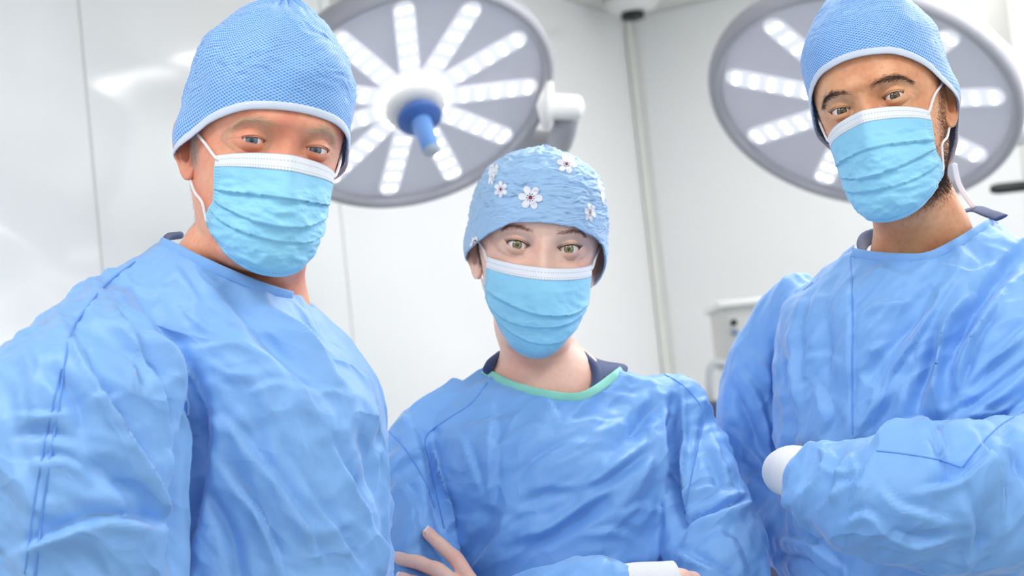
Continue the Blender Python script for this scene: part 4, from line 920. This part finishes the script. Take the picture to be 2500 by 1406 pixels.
# ================================================================== the woman (middle)
def person_woman():
    d = 2.06
    root = thing('person', 'person in the middle with crossed arms, flower print cap and mask', 'person', foot(1370, 2.14))
    kk = HEADK.copy(); kk[7:11, 2] = [67, 61, 54, 47]; kk[11:15, 2] *= .95; kk[14:, 2] = [64, 86, 116, 122]
    H = Head((1328, 603), d, .925, 5, 0, 4.4, (1345, 915, 2.13), 2, brow=1.5, ipd=31.5, keys=kk, deep=-2.5)
    P = dict(skin=skin_mat('skin_fair', srgb(250, 208, 186), srgb(248, 190, 168), srgb(232, 164, 146)),
             eyemat=eye_mat('eye_green_hazel', srgb(112, 104, 58), srgb(160, 148, 92), srgb(62, 62, 40)),
             eye=dict(hw=13.4, up=5.3, lo=4.7, yc=77.5, tilt=1.7, crease=2.8, cdep=.8, hood=.8, bag=.4, bagc=.3), lash=70, lashl=7.5, liner=.65,
             brow=dict(n=800, pts=[(12, 14, 5), (22, 18, 4.5), (32, 22, 4), (42, 22, 3.5), (50, 17, 2.5)], len=4.4, rad=.085, mat=plain('brow_brown', srgb(168, 124, 104), .6)))
    # hand of the far arm lying on the near sleeve
    arm_l = [(1150, 985, 2.14, 36), (1062, 1045, 2.13, 40), (1030, 1120, 2.11, 42), (1022, 1230, 2.08, 42), (1020, 1350, 2.05, 43), (1030, 1500, 2.02, 45), (1060, 1590, 2.00, 46), (1220, 1540, 1.95, 44), (1400, 1462, 1.92, 40), (1500, 1440, 1.92, 33), (1545, 1436, 1.92, 28)]
    arm_r = [(1560, 985, 2.14, 36), (1640, 1000, 2.13, 42), (1678, 1110, 2.11, 48), (1712, 1220, 2.07, 52), (1745, 1340, 2.03, 56), (1750, 1470, 2.00, 56), (1660, 1590, 1.95, 50), (1500, 1630, 1.91, 42), (1360, 1610, 1.90, 34)]
    torso = [(880, 1240, 1490, 2.14, .03, 0), (905, 1180, 1560, 2.14, .05, 0), (935, 1130, 1650, 2.14, .065, 0), (985, 1060, 1690, 2.14, .085, 0), (1060, 1040, 1690, 2.13, .105, 0), (1160, 1052, 1680, 2.12, .12, 0), (1300, 1075, 1668, 2.12, .122, 0), (1450, 1090, 1665, 2.12, .12, 0), (1640, 1090, 1690, 2.12, .12, 0)]
    g = Gown(root, torso, [arm_l, arm_r], STROKES['woman'], GM2, neck=[(1196, 860), (1178, 903), (1215, 924), (1260, 944), (1330, 962), (1405, 970), (1450, 954), (1500, 918), (1543, 884), (1500, 800), (1250, 800)],
             seed=8.2, ang=-53, lab='light blue surgical gown of the woman', it=4)
    binding(g, [(1180, 905), (1215, 924), (1260, 944), (1330, 962), (1405, 970), (1450, 954), (1500, 918), (1541, 886)], M_mint, .0052, g.o, back=None, lab='mint green neck binding')
    for s in ([(1190, 935), (1150, 985), (1090, 1025), (1040, 1066), (1048, 1120), (1066, 1200), (1085, 1290)], [(948, 1050), (1000, 1110), (1040, 1180), (1062, 1240)], [(1545, 888), (1600, 905), (1660, 935), (1700, 975), (1722, 1010)], [(1722, 1010), (1705, 1080), (1690, 1150), (1672, 1250)]): g.seam(s, M_seam, .0009)
    # hand
    def on(px, py, r): 
        p = g.hit(px, py, 0); return np.r_[p-p/np.linalg.norm(p)*(r*.75/1000), r]
    wrist = np.r_[PX(1330, 1600, 1.885), 24]; palm = np.r_[PX(1235, 1530, 1.90), 15]
    def chain(tip, a, b, base, rr):
        P4 = [tip, a, b, base[:2]]; L = np.r_[0, np.cumsum([math.hypot(P4[i+1][0]-P4[i][0], P4[i+1][1]-P4[i][1]) for i in range(3)])]; L /= L[-1]
        R4 = [rr*.84, rr*.96, rr*1.06, rr*1.12]; d0 = on(*tip, R4[0])[1]; D = d0+(base[2]-d0)*L
        for i in (1, 2): D[i] = min(D[i], on(*P4[i], R4[i])[1])
        out = [np.r_[PX(*P4[i], D[i]), R4[i]] for i in range(4)]
        mid = lambda i, r: np.r_[(out[i][:3]+out[i+1][:3])/2, r]
        return [out[0], mid(0, rr*.88), out[1], mid(1, rr*.95), out[2], mid(2, rr*1.0), out[3], np.r_[PX(1222, 1528, 1.912), rr*1.2]]
    ch = [chain((1045, 1302), (1078, 1332), (1114, 1366), (1172, 1450, 1.955), 8.3), chain((976, 1364), (1022, 1373), (1072, 1394), (1166, 1470, 1.945), 8.5),
          chain((985, 1414), (1030, 1426), (1080, 1448), (1162, 1500, 1.935), 8.2), chain((1008, 1466), (1047, 1476), (1092, 1494), (1170, 1530, 1.93), 7.3),
          [np.r_[PX(1205, 1490, 1.925), 8.5], np.r_[PX(1235, 1500, 1.91), 10], np.r_[PX(1280, 1530, 1.90), 12], np.r_[PX(1310, 1570, 1.89), 14]],
          [np.r_[PX(1185, 1480, 1.935), 11], np.r_[PX(1228, 1515, 1.91), 14], np.r_[PX(1290, 1570, 1.895), 16], np.r_[PX(1370, 1610, 1.90), 20]],
          [np.r_[PX(1182, 1512, 1.93), 11], np.r_[PX(1232, 1552, 1.91), 14], np.r_[PX(1300, 1590, 1.90), 16], np.r_[PX(1370, 1612, 1.90), 20]],
          [np.r_[PX(1360, 1610, 1.90), 21], np.r_[PX(1500, 1630, 1.91), 26], np.r_[PX(1660, 1590, 1.95), 32]]]
    ha = hand_mesh(ch, .0013)
    # wrist and hand of the other arm, tucked under the sleeve
    h2 = hand_mesh([[np.r_[PX(1520, 1438, 1.92), 22], np.r_[PX(1600, 1432, 1.925), 20], np.r_[PX(1660, 1425, 1.93), 17]], [np.r_[PX(1640, 1425, 1.93), 14], np.r_[PX(1690, 1418, 1.94), 11]]], .002)
    body = head_parts(H, root, P, [ha, h2])
    for (tx, ty), (ax, ay), rr in (((1045, 1302), (1078, 1332), 8.3), ((976, 1364), (1022, 1373), 8.5), ((985, 1414), (1030, 1426), 8.2)):
        a, b = on(tx, ty, rr*.84)[:3], on(ax, ay, rr*.96)[:3]; T = a-b; T /= np.linalg.norm(T); N = -a/np.linalg.norm(a); N = N+np.array([.25, 0, .45]); N -= T*(N@T); N /= np.linalg.norm(N)
        obj('nail', *nail(a+N*rr*.74/1000-T*.0005, T, N, .0118, .0052), M_nail, body)
        P2 = nail(a+N*rr*.72/1000+T*.0058, T, N, .0026, .0046); obj('nail_tip', *P2, M_nailtip, body)
    A = dict(label='pleated light blue surgical mask of the woman', seed=5.0, wv=.7, wr=1.3, skew=-.4,
             zc=[-25, -40, -62, -86, -110, -126, -135], zs=[-16, -30, -44, -59, -68, -74, -80], yf=[-101, -104, -108, -108, -104, -97, -82],
             w=[72, 72, 71, 69, 65, 61, 57], tent=[8, 10, 11, 7, 2, 1, 0], ph=[63, 64, 65, 67, 68, 64, 62], pleat=[.50, .66, .80], pd=[2.8, 1.8, 1.6])
    add_mask(H, A, body, ([(-42, -8), (-18, 6), (-4, 16)], [(-42, -8), (-18, 6), (-4, 16)]), ([(-34, -66), (-14, -56), (4, -44)], [(-34, -66), (-14, -56), (4, -44)]))
    C = dict(label='crumpled blue bouffant cap with white flower print of the woman', seed=9.0, lump=2.6, crease=3.4, gather=1.8, gn=13, wz=7, wl=30, hemn=2.4, top=126, lift=1.5, n=2.3, ear=.8,
             hem=[(-180, -44), (-130, -28), (-100, -22), (-78, -8), (-55, 6), (-30, 22), (-8, 28), (12, 27), (35, 20), (58, 8), (78, -12), (100, -40), (130, -46), (180, -44)],
             rings=[(-65, 76, -92, 92, 0, 0), (-20, 83, -99, 106, 0, 0), (10, 85, -103, 110, 0, 0), (40, 86, -103, 112, 0, 0), (66, 81, -98, 106, 0, 0), (90, 71, -88, 98, 0, 0), (106, 56, -70, 80, 0, 0), (117, 38, -46, 54, 0, 0), (124, 16, -20, 22, 0, 0), (126.5, .5, -1, 1, 0, 0)],
             bumps=[(2, 118, 30, 14, 4)])
    cap, CP, cuv, cn = add_cap(H, C, body, CAPW, 0, None)
    flowers(H, cap, CP, cn)
    M_hair = plain('hair_dark_brown', srgb(96, 72, 56), .6)
    face_hair(H, body, M_hair, 700, lambda x, y, z: np.exp(-((y-0)/7)**2)*sstep(-34, -14, z)*sstep(20, 5, z)+1e-9, 9, .11, 'hair', (0, .3, -1), .15)
    # navy scrub top inside the gown neck
    sc = [[(1190, 904, 2.115), (1200, 886, 2.13), (1222, 868, 2.16)], [(1404, 850, 2.165), (1426, 872, 2.14), (1454, 902, 2.11), (1456, 940, 2.085), (1434, 975, 2.07)]]
    for q in sc: obj('scrub_collar', *tube([PX(*p) for p in q], .006, 10, 20), M_scrub, root)
    pa = smooth_path(np.array([PX(*p) for p in sc[1]]), 16); pb = smooth_path(np.array([PX(*p) for p in ((1425, 858, 2.19), (1470, 880, 2.17), (1530, 892, 2.15), (1520, 925, 2.11), (1470, 985, 2.09))]), 16)
    v = np.concatenate([pa, pb, pb+np.array([0, .004, 0]), pa+np.array([0, .004, 0])]); f = np.concatenate([gridf(4, 16), ]); obj('scrub_top', v, f, M_scrub, root)
    # knitted cuff of the near forearm
    obj('cuff', *tube([PX(1520, 1438, 1.918), PX(1560, 1437, 1.92), PX(1610, 1434, 1.922), PX(1650, 1428, 1.926)], [.026, .0275, .027, .0255], 28, 24), M_cuff, g.o, label='white knitted cuff')
    lower_body(root, [(1600, 1090, 1690, 2.12, .12, 0), (2000, 1130, 1760, 2.12, .13, 0), (2800, 1190, 1860, 2.13, .14, 0), (3500, 1230, 1930, 2.14, .15, 0)], GM2, 1370, 2.14)
    return H, g
GM2 = gown_mat('gown_blue_dotted', srgb(132, 186, 247), srgb(34, 94, 200), .0022, -53)
M_mint = cloth('binding_mint', srgb(152, 228, 206), .7, 500)
CAPW = None
def make_capw():
    k = NT('cap_crumpled_blue'); co = k.coord(); k.set(Roughness=.5, Sheen_Weight=.2)
    k.color(k.mix(k.noise(22, co, 4), srgb(146, 190, 232), srgb(172, 204, 236)))
    mp_ = k.new('ShaderNodeMapping'); mp_.inputs['Scale'].default_value = (1, 1, 2.6); k.link(co, mp_.inputs[0])
    k.bump(k.noise(38, mp_.outputs[0], 5, .65, 1.6, 'RIDGED_MULTIFRACTAL'), .8, .004); k.bump(k.noise(110, mp_.outputs[0], 3, .6, 1.2), .5, .0015)
    return k.m
CAPW = make_capw()
M_petal = cloth('print_white', srgb(244, 244, 250), .6, 200, .2); M_red = cloth('print_dark_red', srgb(150, 26, 62), .6, 200, .2); M_dot = cloth('print_navy', srgb(40, 40, 90), .6, 200, .2)
def flowers(H, cap, P, n):
    """flower print that follows the cap's surface"""
    NS, NP = P.shape[:2]; C = H.cam(P.reshape(-1, 3)).reshape(P.shape); bv = BVHTree.FromPolygons([Vector(q) for q in C.reshape(-1, 3)], gridf(NS, NP, True).tolist())
    def proj(pts, off):
        r = []
        for a, b in pts:
            d = Vector(PX(a, b, 1.0)).normalized(); h = bv.ray_cast(Vector((0, 0, 0)), d)
            r.append(None if h[0] is None else np.array(h[0])-np.array(d)*off)
        return r
    def patch(name, poly, off, mat, par):
        c = np.mean(poly, 0); rings = [c+(np.array(poly)-c)*q for q in (1, .66, .33, .02)]; pts = np.concatenate(rings)
        r = proj(pts, off)
        ok = [q for q in r if q is not None]
        if len(ok) < len(r)*.9: return None
        last = ok[0]; rr = []
        for q in r:
            if q is None: q = last
            last = q; rr.append(q)
        return obj(name, np.array(rr), gridf(4, len(poly), True), mat, par)
    tt = np.arange(14)/14*2*np.pi
    def petal(cx, cy, a, r0, r1, w, sx, sh):
        p = [(r0+(r1-r0)*(.5-.5*math.cos(q)), w*math.sin(q)*(.55+.45*(.5-.5*math.cos(q)))) for q in tt]
        return [(cx+sx*(u*math.cos(a)-v*math.sin(a)), cy+(u*math.sin(a)+v*math.cos(a))+sh*(u*math.cos(a)-v*math.sin(a))) for u, v in p]
    def flower(cx, cy, R, sx=1.0, rot=0.0, big=False, sh=0.0):
        m = None; par = cap; np_ = 6 if not big else 8
        for i in range(np_):
            a = rot+i*2*math.pi/np_; q = patch('flower_petal', petal(cx, cy, a, R*.14, R, R*.36, sx, sh), .0009, M_petal, cap)
        if not big:
            patch('flower_centre', [(cx+sx*R*.16*math.cos(q), cy+R*.16*math.sin(q)) for q in tt], .0014, M_red, cap)
            for i in range(9):
                a = i*2*math.pi/9+.3; x, y = cx+sx*R*.30*math.cos(a), cy+R*.30*math.sin(a); patch('flower_dot', [(x+sx*R*.05*math.cos(q), y+R*.05*math.sin(q)) for q in tt[::2]], .0014, M_dot, cap)
        else:
            for ring in ((.50, .40), (.22, .12)):
                rs = [[(cx+sx*R*g*math.cos(q), cy+R*g*1.3*math.sin(q)) for q in np.arange(28)/28*2*np.pi] for g in ring]
                r = proj(rs[0]+rs[1], .0014)
                if all(q is not None for q in r): obj('flower_ring', np.array(r), gridf(2, 28, True), M_red, cap)
    flower(1384, 399, 25, 1, .2); flower(1222, 462, 21, .8, .5); flower(1295, 482, 30, 1, .1); flower(1441, 519, 24, .62, .3)
    flower(1208, 402, 38, .45, .4, True, -.9); flower(1474, 458, 44, .40, .2, True, .9); flower(1160, 602, 26, .5, .2, True)

# ================================================================== the bearded man (right)
def person_beard():
    d = 1.92
    root = thing('person', 'bearded person with crossed arms in blue gown, net cap and mask at the right', 'person', foot(2230, 2.03))
    H = Head((2114, 253), d, .89, -25, 4, -13, (2255, 590, 2.02), -12, brow=6.0, ipd=32.5, deep=.5)
    P = dict(skin=skin_mat('skin_tan', srgb(244, 184, 140), srgb(230, 154, 112), srgb(194, 118, 84)),
             eyemat=eye_mat('eye_brown', srgb(82, 60, 38), srgb(116, 90, 60), srgb(40, 32, 26)),
             eye=dict(hw=12.2, up=3.7, lo=3.8, yc=76.5, tilt=.8, crease=2.8, cdep=.9, hood=1.1, bag=.9, bagc=.9, crow=1.5), lash=54, lashl=5.5,
             brow=dict(n=700, pts=[(10, 11.5, 6), (19, 15.5, 6.5), (32, 20, 5.5), (43, 19.5, 4.5), (54, 12, 3.5)], len=7.0, rad=.105, mat=plain('brow_dark_brown', srgb(84, 60, 50), .6)))
    body = head_parts(H, root, P)
    mb = plain('beard_dark_brown', srgb(72, 50, 40), .6)
    def reg(x, y, z):
        jaw = sstep(-128, -112, z)*sstep(-34, -58, z)*sstep(30, 2, y)*sstep(-95, -40, -np.abs(y)*0+y-40)
        side = np.exp(-((y-(-12))/8)**2)*sstep(-60, -50, z)*sstep(16, 4, z)
        burn = np.exp(-((y-(-14-.10*(z+30)))/(9+.22*np.clip(-z, 0, 60)))**2)*sstep(-120, -100, z)*sstep(42, 22, z)
        low = np.exp(-((z+104-.30*(y+20))/11)**2)*(y < 8)
        return (x > -60)*(y < 30)*(burn*1.0+low*1.1)+1e-9
    face_hair(H, body, mb, 17000, reg, 5.0, .13, 'beard', (0, -.25, -1), .35)
    A = dict(label='pleated light blue surgical mask of the bearded man', seed=11.0, wr=2.2, skew=.3,
             zc=[-9, -24, -52, -80, -110, -130, -141], zs=[-24, -36, -54, -70, -82, -90, -96], yf=[-99, -100, -102, -104, -104, -99, -86],
             w=[71, 71, 69, 67, 65, 63, 60], tent=[9, 11, 14, 10, 3, 1, 0], ph=[60, 60, 60, 61, 66, 70, 71], pleat=[.40, .56, .73], pd=[2.4, 2.4, 1.8])
    add_mask(H, A, body, ([(-42, -8), (-18, 6), (-4, 16)], [(-42, -8), (-18, 6), (-4, 16)]), ([(-34, -66), (-14, -56), (4, -44)], [(-34, -66), (-14, -56), (4, -44)]))
    C = dict(label='light blue net cap of the bearded man', seed=14.0, lump=3.0, crease=1.6, gather=2.0, gn=15, wz=16, top=156,
             hem=[(-180, -80), (-130, -70), (-100, -26), (-80, 0), (-55, 30), (-25, 52), (0, 57), (25, 53), (55, 34), (80, 4), (100, -26), (114, -60), (130, -78), (180, -84)],
             rings=[(-85, 60, -80, 80, 0, 0), (-50, 74, -90, 96, 0, 0), (-20, 80, -97, 106, 0, 0), (10, 82, -101, 110, 0, 0), (40, 83, -103, 110, 0, 0), (75, 81, -100, 107, 0, 0), (102, 70, -88, 96, 0, 0),
                    (123, 55, -70, 78, 0, 0), (140, 36, -46, 52, 0, 0), (152, 15, -19, 21, 0, 0), (157, .5, -1, 1, 0, 0)])
    cap = add_cap(H, C, body, CAPM, .0042, M_hem)[0]
    obj('cap_tie', *tube([PX(2330, 400, 2.08), PX(2338, 440, 2.075), PX(2352, 470, 2.07), PX(2378, 505, 2.06)], .004, 8, 20, flat=(.001, .0032), nrm=np.tile([[0, -1., 0]], (20, 1))), M_loop, cap)
    torso = [(515, 2190, 2400, 2.03, .03, 0), (548, 2130, 2450, 2.03, .055, -.1), (600, 2080, 2530, 2.03, .08, -.3), (680, 1985, 2590, 2.03, .11, -.4), (760, 1905, 2640, 2.03, .13, -.45), (860, 1890, 2660, 2.03, .145, -.45),
             (1000, 1890, 2660, 2.03, .15, -.45), (1200, 1900, 2660, 2.03, .15, -.45), (1406, 1910, 2660, 2.03, .15, -.45), (1620, 1930, 2680, 2.03, .15, -.45)]
    arm_l = [(1985, 740, 2.16, 41), (1905, 820, 2.20, 43), (1868, 920, 2.21, 47), (1850, 1030, 2.21, 50), (1862, 1150, 2.20, 49), (1915, 1270, 2.15, 48), (2000, 1340, 2.06, 47), (2120, 1385, 1.96, 44), (2300, 1420, 1.90, 40), (2450, 1430, 1.9, 34)]
    arm_r = [(2520, 640, 2.0, 52), (2590, 780, 1.95, 62), (2620, 950, 1.90, 68), (2625, 1100, 1.86, 74), (2560, 1200, 1.80, 78), (2430, 1215, 1.76, 77), (2260, 1215, 1.755, 72), (2120, 1208, 1.77, 62), (2030, 1192, 1.79, 48), (1978, 1172, 1.80, 40), (1952, 1156, 1.80, 37)]
    g = Gown(root, torso, [arm_l, arm_r], STROKES['beard'], GM3, neck=[(2110, 520), (2078, 612), (2120, 624), (2200, 630), (2265, 628), (2340, 592), (2442, 528), (2420, 480), (2200, 470)], seed=14.6, ang=-33, lab='light blue surgical gown of the bearded man')
    binding(g, [(2082, 616), (2120, 624), (2200, 630), (2265, 627), (2340, 592), (2438, 531)], M_bind, .0055, g.o, back=None)
    g.seam([(2076, 622), (2080, 700), (2082, 800), (2080, 900), (2082, 1060)], M_seam, .0010)
    g.seam([(1985, 690), (1900, 760), (1878, 800), (1866, 840)], M_seam, .0009)
    g.seam([(2345, 1140), (2290, 1122), (2210, 1108), (2140, 1100)], M_seam, .0009)
    g.seam([(2510, 1000), (2440, 1040), (2390, 1090), (2350, 1140)], M_seam, .0009)
    obj('scrub_collar', *band([PX(2108, 622, 2.03), PX(2104, 600, 2.05), PX(2122, 580, 2.08), PX(2190, 565, 2.12)], 20, .009, (.5, -.8, .2)), M_scrub, root)
    obj('scrub_collar', *band([PX(2446, 532, 1.99), PX(2412, 520, 2.02), PX(2380, 510, 2.06), PX(2340, 520, 2.10)], 20, .008, (-.2, -.7, .7)), M_scrub, root)
    obj('cuff', *tube([PX(1985, 1176, 1.80), PX(1955, 1158, 1.84), PX(1935, 1150, 1.89), PX(1918, 1152, 1.95)], [.025, .027, .0265, .025], 28, 24), M_cuff, g.o, label='white knitted cuff at the crossed wrist')
    h = hand_mesh([[np.r_[PX(1945, 1155, 1.88), 20], np.r_[PX(1922, 1155, 1.96), 19], np.r_[PX(1906, 1165, 2.03), 16]]], .002)
    obj('wrist', *h, P['skin'], body)
    lower_body(root, [(1580, 1930, 2680, 2.03, .15, -.3), (2000, 1970, 2720, 2.03, .15, -.2), (2800, 2050, 2790, 2.03, .15, -.1), (3700, 2120, 2850, 2.03, .16, 0)], GM3, 2230, 2.03)
    return H, g
HO, GO = person_older()
HW, GW = person_woman()
HB, GB = person_beard()
